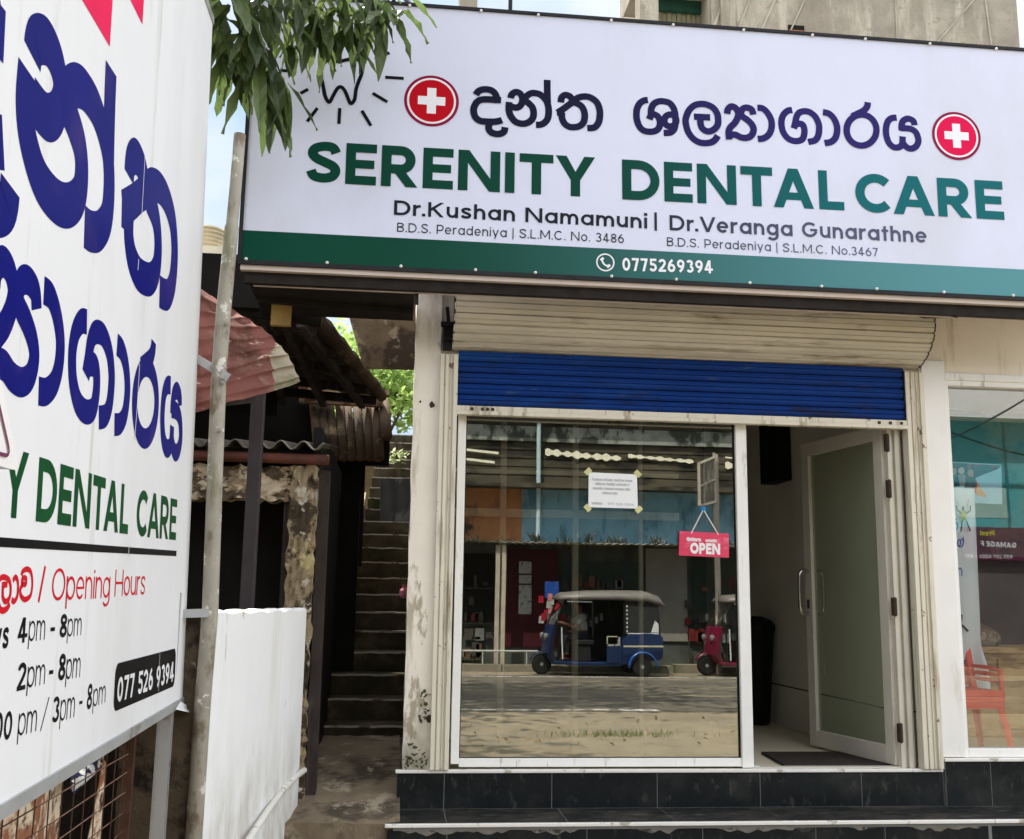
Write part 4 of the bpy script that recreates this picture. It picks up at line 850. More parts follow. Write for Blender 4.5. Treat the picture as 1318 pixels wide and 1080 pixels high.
# ------------------------------------------------------------------ low white wall, its end pillar and the pipe along it
M_white = pm('stained_white_wall', (.81, .815, .81), .75, .02, 4, .15, 40, .2, patches=[((.66, .62, .54), 1.5, .60, .85, (3.4, 3.4, .22)), ((.42, .36, .26), 5, .72, .84, (2, 2, .5))], foot=((.34, .29, .20), .30, .95))
A0 = Vector((-.700, -1.70, 0)); A1 = Vector((-.475, -.10, 0)); wd = (A1 - A0).normalized(); wnn = Vector((-wd.y, wd.x, 0))
mb = MB(); rows = []
nS = 20
rings = []
for i in range(nS + 1):
    p = A0.lerp(A1, i / nS); t = i / nS; zt_ = .866 + .004 * math.sin(i * 1.7); zb = -.62
    j = R.uniform(-.004, .004)
    ring = [p + Vector((j, 0, zb)), p + Vector((j * .5, 0, .2)), p + Vector((0, 0, zt_ - .012)), p + wnn * .012 + Vector((0, 0, zt_)), p + wnn * .05 + Vector((0, 0, zt_)), p + wnn * .055 + Vector((0, 0, zb))]
    rings.append(ring)
mb.loft(rings)
tag(mb.build('low_wall', M_white, origin=(-.6, -.9, -.58)), 'low white painted wall with brown streaks beside the alley', 'wall')
mb = MB(); pts = [onY(u, v, y) for u, v, y in ((392, 991, -.12), (380, 1000, -.2), (365, 1016, -.45), (345, 1043, -.8), (318, 1084, -1.2))]
pts = [Vector((p.x, p.y, p.z)) for p in pts]
tag(mb.tube(catmull3(pts) if False else pts, .016, 10).build('drain_pipe', pm('white_pvc_pipe', (.66, .64, .58), .5, .06, 8, patches=[((.3, .27, .2), 9, .6, .7, None)]), smooth=True), 'thin white plastic pipe running along the foot of the low white wall', 'pipe')
M_mossy = pm('mossy_dark_concrete', (.10, .075, .05), .95, .3, 6, .8, 30, .15, patches=[((.025, .02, .015), 4, .5, .64, None), ((.20, .17, .12), 9, .66, .74, None)])
mb = MB(); mb.loft(rough_col(-1.02, -.755, -1.73, -1.50, -.62, .845, .006)); tag(mb.build('concrete_post', M_mossy), 'dark mossy concrete post behind the corner of the roadside sign', 'post')

# ------------------------------------------------------------------ wire mesh cage with scrap below the roadside sign
mb = MB(); MX = -.93
ys_ = [-4.4 + i * .118 for i in range(21)]
for y in ys_: mb.tube([(MX + R.uniform(-.004, .004), y, -.58), (MX + R.uniform(-.004, .004), y + R.uniform(-.008, .008), .0), (MX, y + R.uniform(-.006, .006), .60)], .0021, 5)
for i in range(18): mb.tube([(MX + .004, -4.4 + k * .4, -.56 + i * .066 + R.uniform(-.004, .004)) for k in range(7)], .0021, 5)
mb.bar((MX, -4.4, .6), (MX, -1.95, .6), .03, .03); mb.bar((MX, -1.95, -.6), (MX, -1.95, .6), .03, .03)
tag(mb.build('wire_mesh_panel', M_rust), 'rusty wire mesh panel below the roadside sign', 'mesh')
M_scrap = pm('rusted_painted_sheet', (.30, .125, .065), .8, .3, 5, .3, 50, .3, patches=[((.74, .62, .46), 3.4, .44, .52, None), ((.08, .03, .02), 7, .62, .72, None)])
mb = MB(); rows = []
P = [(-.99, -2.62, .50), (-.97, -2.25, .64)]
for j in range(13):
    t = j / 12; rows.append([(-1.0 - .05 * s - .02 * math.sin(6 * s + 4 * t), -2.22 + .45 * s + .12 * t * (1 - s) + (.10 * math.sin(5 * t) if s > .9 else 0), -.5 + (.86 + .14 * s - .1 * math.sin(3 * s)) * t) for s in [i / 8 for i in range(9)]])
mb.grid(rows); tag(mb.build('scrap_sheet', M_scrap, solid=.003), 'torn cream and rust coloured metal sheet standing behind the wire mesh near the sign leg', 'metal sheet')
mb = MB(); rows = []
for j in range(9):
    t = j / 8; rows.append([(-1.06 - .03 * math.sin(8 * s), -3.45 + 1.26 * s, -.55 + (1.0 + .05 * math.sin(5 * s)) * t) for s in [i / 12 for i in range(13)]])
mb.grid(rows); tag(mb.build('scrap_sheet', M_scrap, solid=.003), 'wide rusty brown sheet with peeling cream paint behind the wire mesh at the photo edge', 'metal sheet')
mb = MB(); pts = []
rings = []
for i in range(9):
    t = i / 8; y = -2.30 + .36 * t; r = .045 * math.sin(math.pi * (.1 + .8 * t)) + .012; zc = .30 + .13 * t
    rings.append([(-1.02 + r * .5 * math.cos(a) + .01 * math.sin(3 * a + i), y, zc + r * .8 * math.sin(a)) for a in [2 * math.pi * k / 10 for k in range(10)]])
mb.loft(rings); tag(mb.build('cloth_bundle', pm('navy_cloth', (.02, .02, .06), .9, .3, 10, .3, 60, patches=[((.6, .6, .58), 9, .54, .60, (1, 1, 1))]), smooth=True), 'dark navy cloth bundle with white edging behind the wire mesh', 'cloth')
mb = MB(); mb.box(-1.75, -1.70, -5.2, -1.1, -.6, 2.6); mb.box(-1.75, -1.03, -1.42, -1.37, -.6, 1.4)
tag(mb.build('dark_backing', M_darkwood), 'dark timber backing added in the shaded void behind the roadside sign', 'shed')  # dark backing added to fill the shaded void behind the mesh

# ------------------------------------------------------------------ old shack beside the alley
M_crumb = pm('crumbling_plaster', (.52, .43, .31), .95, .15, 5, 1.0, 18, .15, patches=[((.10, .075, .05), 5, .50, .56, (1, 1, 1.8)), ((.27, .20, .13), 9, .58, .64, None)])
M_crumb2 = pm('crumbling_pillar', (.27, .21, .13), .95, .2, 5, 1.0, 18, .15, patches=[((.42, .35, .18), 3.2, .58, .62, None), ((.06, .045, .03), 5, .5, .58, None), ((.45, .40, .33), 8, .66, .70, None)])
M_asb = pm('old_corrugated_sheet', (.14, .125, .105), .9, .3, 4, .3, 40, .2, patches=[((.05, .045, .04), 2, .5, .65, None)])
M_oldtile = pm('old_clay_tile', (.115, .078, .05), .85, .3, 3.5, .3, 40, .2, patches=[((.07, .05, .035), 2.4, .5, .66, None), ((.30, .23, .14), 5, .62, .76, None)])
M_redwood = pm('red_brown_timber', (.085, .024, .014), .7, .3, 5, .3, 60, .3, patches=[((.05, .02, .015), 4, .55, .68, None)])
sh = thing('old_shack', (-1.1, .2, -.2), 'dark tumbledown shack with crumbling plaster beam, timber posts and old roofing beside the alley', 'shack')
def crumble(x0, x1, y0, y1, z0, z1, amp, nx, nz):
    mb = MB(); rows = []
    for j in range(nz + 1):
        rows.append([(x0 + (x1 - x0) * i / nx + (R.uniform(-amp, amp) if i in (0, nx) else 0), y0 + R.uniform(-amp, amp) * 1.5, z0 + (z1 - z0) * j / nz + (R.uniform(-amp, amp) if j in (0, nz) else 0)) for i in range(nx + 1)])
    mb.grid(rows); b = rows[0]; t = rows[-1]
    mb.grid([[(p[0], y1, p[2]) for p in b], b]); mb.grid([t, [(p[0], y1, p[2]) for p in t]])
    mb.grid([[r[-1] for r in rows], [(r[-1][0], y1, r[-1][2]) for r in rows]]); mb.grid([[(r[0][0], y1, r[0][2]) for r in rows], [r[0] for r in rows]])
    return mb
crumble(-1.9, -.60, .02, .18, 1.462, 1.655, .012, 40, 8).build('beam', M_crumb, sh)
crumble(-.605, -.455, -.02, .16, -.22, 1.658, .010, 8, 50).build('column', M_crumb2, sh)
MB().loft(rough_col(-.452, -.392, .03, .12, -.25, 1.64, .004)).build('door_post', M_darkwood, sh)
MB().box(-.79, -.722, -.43, -.36, -.55, 2.06).build('post', pm('purple_brown_post', (.035, .026, .028), .55, .2, 6, .2, 50, .4), sh, bevel=.004)
MB().box(-.64, -.608, .05, .12, -.2, 1.46).build('post', M_darkwood, sh)
gt = MB(); gt.tube([(-1.9, -.03, 1.70), (-.8, -.035, 1.695), (-.395, -.04, 1.69)], .030, 10); gt.build('gutter', M_redwood, sh, smooth=True)
def corrug(mb, x0, x1, y0, z0, y1, z1_, pitch, amp, n=8, m=6):
    N_ = int((x1 - x0) / pitch * n); rows = []
    for j in range(m + 1):
        rows.append([(x0 + (x1 - x0) * i / N_, y0 + (y1 - y0) * j / m, z0 + (z1_ - z0) * j / m + amp * math.sin(2 * math.pi * i / n)) for i in range(N_ + 1)])
    mb.grid(rows)
mb = MB(); corrug(mb, -2.2, -.43, -.08, 1.765, 1.6, 1.98, .125, .024); mb.build('lower_roof', M_asb, sh, solid=.006)
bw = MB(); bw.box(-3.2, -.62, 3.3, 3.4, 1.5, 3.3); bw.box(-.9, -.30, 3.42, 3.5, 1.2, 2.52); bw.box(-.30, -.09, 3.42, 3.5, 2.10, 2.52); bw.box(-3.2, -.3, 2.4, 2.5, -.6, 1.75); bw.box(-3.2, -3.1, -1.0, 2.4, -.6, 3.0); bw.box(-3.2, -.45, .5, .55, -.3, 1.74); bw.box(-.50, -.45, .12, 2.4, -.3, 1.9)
bw.build('wall', M_dark, sh)  # near-black back fill; the shack's shade is in its colour
# upper roof seen from below, with rafters and the ridge tiles along its edge
E1 = onY(398, 398, .55); E2 = onY(490, 508, 2.9); L1 = onY(296, 352, .35); L2 = onY(296, 500, 2.9)
ur = MB(); rows = []
for j in range(9):
    a = L1.lerp(L2, j / 8) + Vector((-.8, 0, .12)); b = E1.lerp(E2, j / 8); rows.append([a.lerp(b, i / 30) + Vector((0, 0, .022 * math.sin(i * 1.9))) for i in range(31)])
ur.grid(rows); ur.build('upper_roof', M_asb, sh, solid=.008)
rf = MB()
for t in (.12, .34, .56, .80, .97):
    a = L1.lerp(L2, t) + Vector((-.6, 0, .03)); b = E1.lerp(E2, t) + Vector((-.02, 0, -.07)); rf.bar(a, b, .045, .07)
for s in (.35, .62, .88):
    rf.bar(L1.lerp(E1, s) + Vector((0, .05, -.10)), L2.lerp(E2, s) + Vector((0, 0, -.10)), .05, .06)
rf.build('rafter', M_darkwood, sh)
rg = MB(); nseg = 6
for k in range(nseg):
    a = E1.lerp(E2, k / nseg + .0); b = E1.lerp(E2, (k + 1.12) / nseg); rr_ = .055
    rg.tube([a + Vector((.0, 0, .01)), b + Vector((0, 0, -.004))], [rr_, rr_ * .86], 10, cap=True)
rg.build('ridge_tiles', M_oldtile, sh, smooth=False)
fb = MB(); fb.box(-1.9, -.86, .18, .24, 2.62, 2.945); fb.bar((-1.9, .15, 2.70), (-.5, .30, 2.60), .05, .09); fb.build('fascia', M_dark, sh)
p = onY(350, 393, .3); q = onY(374, 420, .3)
p = onY(350, 393, .02); q = onY(374, 420, .02); MB().box(p.x, q.x, .0, .04, q.z, p.z).build('junction_box', pm('tan_board', (.40, .27, .10), .7, .15, 9, .1, 60), sh)
# hanging gap boards under the shop sign on the alley side
# half-round tile roof beyond
TY = 3.1
tt_ = MB()
for i, u in enumerate((402, 413, 424, 436, 447, 459, 471, 483, 494)):
    a = onY(u, 512 + (i % 3) * 2, TY + .25); b = onY(u + 9 - i * .7, 590 if i < 8 else 562, TY - .1)
    tt_.tube([a, a.lerp(b, .5) + Vector((0, 0, .004)), b], [.036, .040, .044] if i < 7 else [.046, .05, .052], 10)
tt_.build('tile_roof', M_oldtile, sh, smooth=True)
wp = MB(); a = onY(385, 500, TY); b = onY(501, 506, TY); wp.bar(a, b, .05, .045); wp.bar(a + Vector((0, .1, -.06)), b + Vector((-.05, .1, -.06)), .08, .1); wp.build('wall_plate', pm('pale_timber', (.34, .24, .15), .8, .2, 6, .2, 60, patches=[((.12, .06, .04), 5, .5, .62, None)]), sh)
# crumpled awning sheet
M_awn = pm('rusty_red_sheet', (.165, .062, .05), .75, .3, 4, .3, 40, .15, patches=[((.25, .155, .125), 3.5, .5, .7, None), ((.09, .035, .025), 5, .56, .72, None), ((.42, .30, .24), 7, .66, .76, (1, 1, 3))])
M_awn2 = pm('mouldy_cream_sheet', (.34, .29, .21), .8, .25, 5, .3, 40, .2, patches=[((.14, .12, .07), 6, .5, .68, None), ((.22, .20, .12), 3, .5, .7, None)])
lft = [(224, 350), (226, 400), (228, 450), (230, 500), (232, 538)]
rgt = [(262, 374), (300, 401), (330, 419), (352, 437), (369, 457), (380, 475), (389, 494)]
lc_ = catmull(lft, 30); rc_ = catmull(rgt, 20)
from mathutils import noise as _mn
rows = []; nA = 120; nB = 44
for i in range(nA + 1):
    t = i / nA; a = lc_[min(i, len(lc_) - 1)]; b = rc_[min(i, len(rc_) - 1)]; row = []
    for k in range(nB + 1):
        s = k / nB; p = a.lerp(b, s); y = -1.30 + .42 * s + .10 * math.sin(2.2 * t)
        w_ = onY(p.x, p.y, y); ph = 2 * math.pi * 9.0 * t + .5 * math.sin(4 * s)
        dn_ = _mn.noise(Vector((s * 2.6, t * 5.0, 1.7))) * .030 + _mn.noise(Vector((s * 8.0, t * 11.0, 4.2))) * .012; am = .6 + .4 * _mn.noise(Vector((s * 3, t * 3, 9)))
        sg_ = .10 * math.sin(math.pi * s) * (t - .3); row.append(w_ + Vector((.006 * math.sin(ph) * s ** 3, -.020 * am * math.sin(ph) - dn_ - .10 * math.sin(1.6 * t), -.012 * math.sin(ph + .6) * am * (.3 + .7 * s) + .3 * dn_ - sg_ * .3)))
    rows.append(row)
mb = MB(); bb0 = len(mb.v)
mb.grid(rows)
for fi in range(len(mb.f)):
    c_ = sum((mb.v[q] for q in mb.f[fi]), Vector()) / 4; k_ = (c_ - CAM).normalized(); pxx = 508 + 1357 * c_.x / (c_.y + 6.03)
    mb.m[fi] = 1 if pxx > 341 + 9 * _mn.noise(c_ * 9) else 0
awn = mb.build('awning_sheet', [M_awn, M_awn2], sh, smooth=True)
mb = MB(); mb.bar(onY(240, 522, -1.12), onY(325, 512, -.75), .03, .05); mb.build('awning_batten', M_darkwood, sh)

# ------------------------------------------------------------------ concrete slab over the alley
poly = [onY(u, v, .75) for u, v in ((446, 396), (552, 366), (552, 477), (470, 475), (466, 468))]
mb = MB(); nn_ = 5
mb.loft([[p + Vector((0, .5 * k / nn_, .22 * k / nn_)) for p in poly] for k in range(nn_ + 1)])
tag(mb.build('concrete_landing', pm('stained_old_concrete', (.135, .098, .062), .95, .3, 4, .9, 26, .15, patches=[((.05, .035, .025), 2.4, .48, .6, None), ((.27, .21, .14), 6, .62, .72, None)])), 'stained brown concrete slab jutting over the alley from the shop side', 'slab')

# ------------------------------------------------------------------ alley staircase
M_step = pm('mossy_step', (.070, .057, .037), .95, .35, 5, .6, 30, .08, patches=[((.12, .095, .06), 5, .55, .76, None), ((.03, .034, .014), 3, .5, .75, None)])
M_edge = pm('pale_step_edge', (.42, .39, .33), .85, .25, 9, .4, 40, .2, patches=[((.16, .13, .09), 7, .56, .64, None)])  # paler strip along the front edge of each step
st = thing('staircase', (-.1, 4.5, -.2), 'narrow dark mossy concrete staircase climbing the alley', 'stairs')
NST = 21
for i in range(NST):
    y = 1.50 + .315 * i; z = .065 + .15 * i; x0 = -.475 + .0112 * i
    mb = MB(); xs_ = [x0 + (.232 - x0) * k / 10 for k in range(11)]
    jig = [R.uniform(-.006, .006) for _ in xs_]; jz = [R.uniform(-.004, .004) for _ in xs_]
    fr_ = [(x, y + j, z + d) for x, j, d in zip(xs_, jig, jz)]; lo_ = [(x, y + .012 + j, z - .155) for x, j in zip(xs_, jig)]; bk_ = [(x, y + .34, z) for x in xs_]
    md_ = [(x, y + j + .001, z + d - .012) for x, j, d in zip(xs_, jig, jz)]; fr2 = [(x, y + .02 + j, z + d) for x, j, d in zip(xs_, jig, jz)]
    mb.grid([lo_, md_]); mb.grid([md_, fr_, fr2], 1); mb.grid([fr2, bk_]); mb.add([lo_[0], md_[0], fr_[0], bk_[0], (x0, y + .34, z - .155)], [(0, 1, 2, 3, 4)])
    mb.build('step', [M_step, M_edge], st)
sg = MB()
pA, pB = (onY(447, 766, 3.35), onY(470, 634, 5.5)); rows = []
for k in range(13):
    t = k / 12; p = pA.lerp(pB, t); j = R.uniform(-.012, .012); rows.append([p + Vector((-.05 + j, 0, -.5)), p + Vector((-.05 + j, 0, 0)), p + Vector((.012 + j * .5, 0, .0)), p + Vector((.015 + j, 0, -.4))])
sg.grid(rows); sg.build('stringer', pm('yellowed_plaster_edge', (.44, .36, .22), .9, .25, 8, .6, 40, .2, patches=[((.15, .11, .07), 7, .55, .62, None)]), st)
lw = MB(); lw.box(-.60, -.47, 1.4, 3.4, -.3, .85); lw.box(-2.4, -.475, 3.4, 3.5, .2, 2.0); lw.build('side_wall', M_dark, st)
mb = MB(); a = onY(489, 616, 5.2); b = onY(531, 616, 5.2); c = onY(531, 682, 5.0); d = onY(490, 678, 5.0)
a, b, c, d = [Vector(q) for q in (a, b, c, d)]
M_sheet = pm('dark_sheet', (.035, .033, .03), .8, .3, 3, patches=[((.10, .095, .085), 2, .56, .7, (3, 3, .5))])
rows = [[d.lerp(c, i / 16) + (a - d).lerp(b - c, i / 16) * (j / 6) + Vector((0, .006 * math.sin(i * .9), 0)) for i in range(17)] for j in range(7)]
mb.grid(rows); tag(mb.build('leaning_sheet', M_sheet, solid=.006), 'dark roofing sheet leaning on the alley stairs', 'roofing sheet')
mb = MB(); c = onY(522, 763, 3.0)
mb.loft([[(c.x + r * math.cos(a) * (1 + .2 * math.sin(3 * a)), c.y + r * .7 * math.sin(a), c.z + z) for a in [2 * math.pi * k / 10 for k in range(10)]] for z, r in ((-.045, .03), (-.02, .055), (.02, .05), (.045, .025), (.07, .035))])
tag(mb.build('plastic_bag', pm('pink_plastic', (.55, .18, .22), .4, .2, 20)), 'crumpled pink plastic bag on a low step of the alley stairs', 'bag')
# small weeds growing on the pillar foot, and white blossoms on the stairs
M_weed = leafmat('weed_leaf', (.05, .06, .02), (.11, .12, .05), .25, 20)
def leaf_quad(mb, base, d, side, L, W, curl=.2):
    base = Vector(base); d = Vector(d).normalized(); s = Vector(side); s = (s - d * s.dot(d)).normalized(); n = d.cross(s)
    rows = []
    for t, w_ in ((0, .06), (.25, .75), (.5, 1), (.75, .65), (1, .04)):
        c = base + d * (L * t) + n * (-curl * L * t * t); rows.append([c - s * W * w_ / 2 + n * .08 * W * w_, c, c + s * W * w_ / 2 + n * .08 * W * w_])
    mb.grid(rows)
mb = MB()
for i in range(60):
    x = R.uniform(.08, .20); z = R.choice([R.uniform(.0, .14), R.uniform(.0, .1), R.uniform(.24, .42)]); 
    if z > .2: x = R.uniform(.16, .215)
    leaf_quad(mb, (x, -.004, z), (R.uniform(-1, 1), -.5, R.uniform(.1, 1)), (1, R.uniform(-.5, .5), .2), R.uniform(.02, .045), R.uniform(.008, .018))
tag(mb.build('weed', M_weed, origin=(.14, -.005, 0)), 'small weeds rooted at the foot of the cream pillar', 'weed')
mb = MB(); c = onY(512, 592, 6.4)
for i in range(36): leaf_quad(mb, c + Vector((R.uniform(-.12, .12), R.uniform(-.05, .05), R.uniform(-.05, .1))), (R.uniform(-1, 1), R.uniform(-1, 0), R.uniform(-.3, 1)), (1, .3, .2), R.uniform(.04, .09), R.uniform(.02, .04))
tag(mb.build('weed', leafmat('stair_weed', (.10, .16, .03), (.4, .45, .25), .3, 20), origin=c), 'pale green weed sprouting high on the alley stairs', 'weed')

# ------------------------------------------------------------------ trees
def leaf_blade(mb, base, d, nrm, L, W, droop=.3, wave=.12, n=7):
    """lance-shaped leaf with a folded midrib, drooping tip and wavy edges"""
    base = Vector(base); d = Vector(d).normalized(); nrm = Vector(nrm); s = d.cross(nrm).normalized(); c = base; rows = []; ph = R.uniform(0, 6)
    for k in range(n + 1):
        t = k / n; w_ = W * (math.sin(math.pi * min(1, t ** .75)) ** .8 if 0 < t < 1 else .03); up = s.cross(d)
        wv = wave * W * math.sin(ph + t * 15)
        rows.append([c - s * w_ / 2 + up * (w_ * .22 + wv), c, c + s * w_ / 2 + up * (w_ * .22 - wv)])
        c = c + d * (L / n); d = (d + Vector((0, 0, -droop / n))).normalized(); s = (s - d * s.dot(d)).normalized()
    mb.grid(rows)
tree = thing('overhanging_tree', (-2.45, -1.0, -.58), 'dark green tree whose long drooping leaves hang over the left end of the shop sign', 'tree')
tk = MB(); tk.tube([(-2.45, -1.0, -.6), (-2.42, -1.02, 1.2), (-2.3, -1.05, 3.0), (-2.1, -1.05, 4.6), (-1.9, -1.0, 6.0)], [.16, .13, .11, .085, .05], 12)
M_bark = pm('grey_brown_bark', (.10, .08, .06), .95, .3, 8, .8, 30, .15)
tk.build('trunk', M_bark, tree, smooth=True)
br = MB(); lv = MB()
def wpt(u, v, y): return onY(u, v, y)
clus = [  # (u, v, y, leaves, length, outward spread, lean x, lean z)
    (282, 28, -1.25, 9, .23, .5), (300, 5, -1.3, 9, .24, .5), (318, 40, -1.25, 9, .25, .4), (292, 66, -1.2, 8, .25, .35), (336, 12, -1.2, 9, .25, .5), (270, -5, -1.2, 8, .25, .5), (276, 60, -1.15, 7, .24, .3),
    (340, 62, -1.1, 9, .26, .35), (352, 92, -1.05, 8, .27, .28), (366, 108, -1.0, 7, .24, .25), (330, 92, -1.15, 7, .25, .3), (366, 28, -1.1, 8, .22, .5), (358, 118, -1.02, 5, .25, .16),
    (412, 22, -1.0, 9, .24, .5), (400, -2, -1.05, 8, .22, .6), (436, 6, -1.0, 8, .23, .5), (458, 20, -1.0, 7, .22, .45), (482, 6, -1.05, 8, .22, .45), (496, 24, -1.1, 6, .21, .4), (424, 46, -.95, 4, .22, .3), (470, -4, -1.05, 6, .22, .5), (505, -2, -1.05, 4, .18, .7), (512, 18, -1.05, 4, .20, .7), (288, 48, -1.12, 8, .25, .4), (306, 84, -1.1, 7, .25, .3), (322, 66, -1.12, 8, .25, .35), (346, 100, -1.0, 6, .26, .25), (372, 60, -1.0, 6, .22, .4), (404, 30, -.98, 7, .24, .45), (424, 20, -.98, 7, .24, .45), (444, 18, -.98, 6, .23, .45), (448, 30, -.95, 5, .24, .35),
    (310, -18, -1.2, 8, .25, .5), (350, -18, -1.2, 8, .25, .5), (385, -20, -1.1, 8, .25, .5), (430, -24, -1.1, 8, .25, .5), (475, -24, -1.1, 7, .22, .5)]
hub = Vector((-1.75, -1.05, 5.4))
for (u, v, y, n, L, sp_) in clus:
    c = wpt(u, v, y); m1 = hub.lerp(c, .55) + Vector((0, 0, .32)); m2 = hub.lerp(c, .85) + Vector((0, 0, .12))
    br.tube([hub, m1, m2, c], [.022, .012, .007, .004], 6)
    n = max(3, int(n * (.7 if u > 390 else .72)))
    for k in range(n):
        a = 2 * math.pi * k / n + R.uniform(-.4, .4); out = Vector((math.cos(a), math.sin(a) * .6, 0)) * sp_ * R.uniform(.5, 1.3)
        d = out * (1.9 if R.random() < .28 else 1) + Vector((R.uniform(-.08, .12), 0, -R.uniform(.45, 1.1)))
        leaf_blade(lv, c + out * .05 + Vector((0, 0, R.uniform(-.03, .05))), d, Vector((math.cos(a), math.sin(a), .8)), L * R.uniform(.65, 1.55), R.uniform(.045, .082), R.uniform(.1, .7))
for _ in range(130):      # crown above the picture
    c = hub + Vector((R.gauss(.2, .75), R.gauss(-.2, .6), R.gauss(.6, .5)))
    for k in range(7): 
        a = 2 * math.pi * k / 7 + R.uniform(-.4, .4); leaf_blade(lv, c, Vector((math.cos(a), math.sin(a), -R.uniform(.2, 1))), Vector((math.cos(a), math.sin(a), 1)), R.uniform(.18, .26), .055, .4, n=4)
br.tube([(-2.1, -1.05, 4.6), (-1.9, -1.05, 5.1), hub], [.07, .05, .035], 8)
br.build('branch', M_bark, tree, smooth=True)
lv.build('crown', leafmat('long_dark_leaf', (.008, .020, .007), (.105, .150, .045), .34, 6), tree, smooth=False)

def bush_tree(name, base, H, crown_c, crown_r, nleaf, L, mat, label, trunk_r=.12, sq=(1, 1, 1), cat='tree', group=None):
    t = thing(name, base, label, cat, group); b = Vector(base); cc = Vector(crown_c)
    m = MB(); m.tube([b, b.lerp(cc, .5) + Vector((trunk_r, 0, 0)), cc], [trunk_r, trunk_r * .7, trunk_r * .35], 8)
    tips = []
    for k in range(14):
        a = R.uniform(0, 2 * math.pi); e = R.uniform(-.3, 1.2); q = cc + Vector((math.cos(a) * math.cos(e) * sq[0], math.sin(a) * math.cos(e) * sq[1], math.sin(e) * sq[2])) * crown_r * R.uniform(.5, .85)
        m.tube([b.lerp(cc, R.uniform(.5, .95)), b.lerp(cc, 1).lerp(q, .5) + Vector((0, 0, .05 * crown_r)), q], [trunk_r * .35, trunk_r * .2, trunk_r * .08], 5); tips.append(q)
    m.build('trunk', M_bark, t, smooth=True)
    m = MB()
    for i in range(nleaf):
        tp = R.choice(tips); c = tp + Vector((R.gauss(0, .3) * sq[0], R.gauss(0, .3) * sq[1], R.gauss(0, .26) * sq[2])) * crown_r
        d = Vector((R.uniform(-1, 1), R.uniform(-1, 1), R.uniform(-1, .4)))
        leaf_quad(m, c, d, Vector((R.uniform(-1, 1), R.uniform(-1, 1), R.uniform(-.3, .3))), L * R.uniform(.7, 1.3), L * R.uniform(.35, .6), R.uniform(0, .4))
    m.build('crown', mat, t); return t
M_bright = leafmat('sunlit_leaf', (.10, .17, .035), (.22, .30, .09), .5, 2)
p = onY(500, 520, 11.5)
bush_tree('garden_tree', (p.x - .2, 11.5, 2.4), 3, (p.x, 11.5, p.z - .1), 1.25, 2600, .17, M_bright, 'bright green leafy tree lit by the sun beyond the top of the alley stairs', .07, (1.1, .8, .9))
p = onY(440, 452, 13.5)
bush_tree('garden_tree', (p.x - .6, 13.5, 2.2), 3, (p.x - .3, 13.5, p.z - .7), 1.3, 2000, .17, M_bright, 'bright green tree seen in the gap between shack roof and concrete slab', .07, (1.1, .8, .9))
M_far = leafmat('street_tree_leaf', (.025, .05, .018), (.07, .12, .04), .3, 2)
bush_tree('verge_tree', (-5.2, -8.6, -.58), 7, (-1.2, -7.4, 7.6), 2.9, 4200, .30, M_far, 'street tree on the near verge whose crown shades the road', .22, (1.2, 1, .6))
rows = [[(-6 + i * 1.4, 8.2 + j * 3.0, 3.05 + .12 * j + .1 * math.sin(i * 1.3 + j)) for i in range(10)] for j in range(12)]
struct(MB().grid(rows).build('hillside', M_dirt, origin=(0, 10, 3)))

# ------------------------------------------------------------------ buildings above and behind
M_rawc = pm('raw_grey_brown_concrete', (.28, .255, .21), .95, .3, 3.0, 1.0, 18, .1, patches=[((.20, .175, .14), 1.6, .5, .75, (1, 1, .35)), ((.38, .35, .29), 3.2, .56, .78, (2, 2, .3)), ((.23, .20, .16), 12, .58, .78, None)])
ub = thing('concrete_building', (4.2, 3.1, 2.9), 'unfinished raw grey concrete building rising behind the shop sign', 'building')
MB().box(2.80, 5.885, 2.9, 7, 4.2, 9.6).build('wall', M_rawc, ub)
mb = MB(); mb.box(2.12, 2.30, 2.95, 3.15, 4.2, 9.6); mb.box(2.36, 2.80, 3.3, 3.4, 4.2, 7.0, 0); mb.box(2.10, 2.80, 3.0, 3.6, 6.75, 6.9); mb.build('column', M_rawc, ub)
mb = MB()
for i in range(9): mb.box(2.37 + i * .049, 2.37 + i * .049 + .043, 3.27 + .008 * (i % 2), 3.29, 6.0, 6.64)
mb.build('shutter_boards', pm('olive_boards', (.20, .19, .12), .8, .2, 6, .1, 50), ub); MB().box(2.30, 2.80, 3.22, 3.30, 6.63, 6.95).build('awning', pm('dark_green_canvas', (.015, .05, .035), .8, .2, 8), ub)
for k in range(3): MB().box(2.88 + k * .32, 3.02 + k * .32, 2.86, 2.90, 4.3, 9.5).build('pilaster', M_rawc, ub) if k < 1 else None
mb = MB()
for (u0, v0, u1, v1, w_) in ((915, 45, 935, -10, .05), (945, 52, 968, -10, .035), (975, 50, 1002, -10, .045), (1010, 56, 1040, -10, .03), (1200, 62, 1262, -10, .03), (1268, 0, 1276, 58, .03), (1152, -5, 1155, 60, .02)):
    a = onY(u0, v0, 2.893); b = onY(u1, v1, 2.893); mb.bar(a, b, w_ * .5, .012, (0, 1, 0))
mb.build('mortar_streaks', pm('pale_mortar', (.33, .30, .25), .95, .2, 6, .6, 20, .1), ub)
bx_ = onY(1035, 40, 2.9); mb = MB(); mb.box(bx_.x - .16, bx_.x, 2.893, 2.91, bx_.z - .4, bx_.z + .05); 
for k in range(6): mb.box(bx_.x - .15 + .0, bx_.x - .01, 2.885, 2.893, bx_.z - .38 + k * .065, bx_.z - .33 + k * .065, 1)
mb.build('brick_patch', [M_dark, pm('exposed_brick', (.30, .12, .07), .9, .3, 12)], ub)
hs = thing('far_house', (-3.6, 8.6, 3.0), 'pale flat-roofed house with a water tank behind the shack', 'house')
mb = MB(); mb.box(-6, -2.56, 8.2, 10.5, 3.0, 5.35); mb.build('wall', pm('cream_far_wall', (.55, .48, .33), .8, .1, 3), hs)
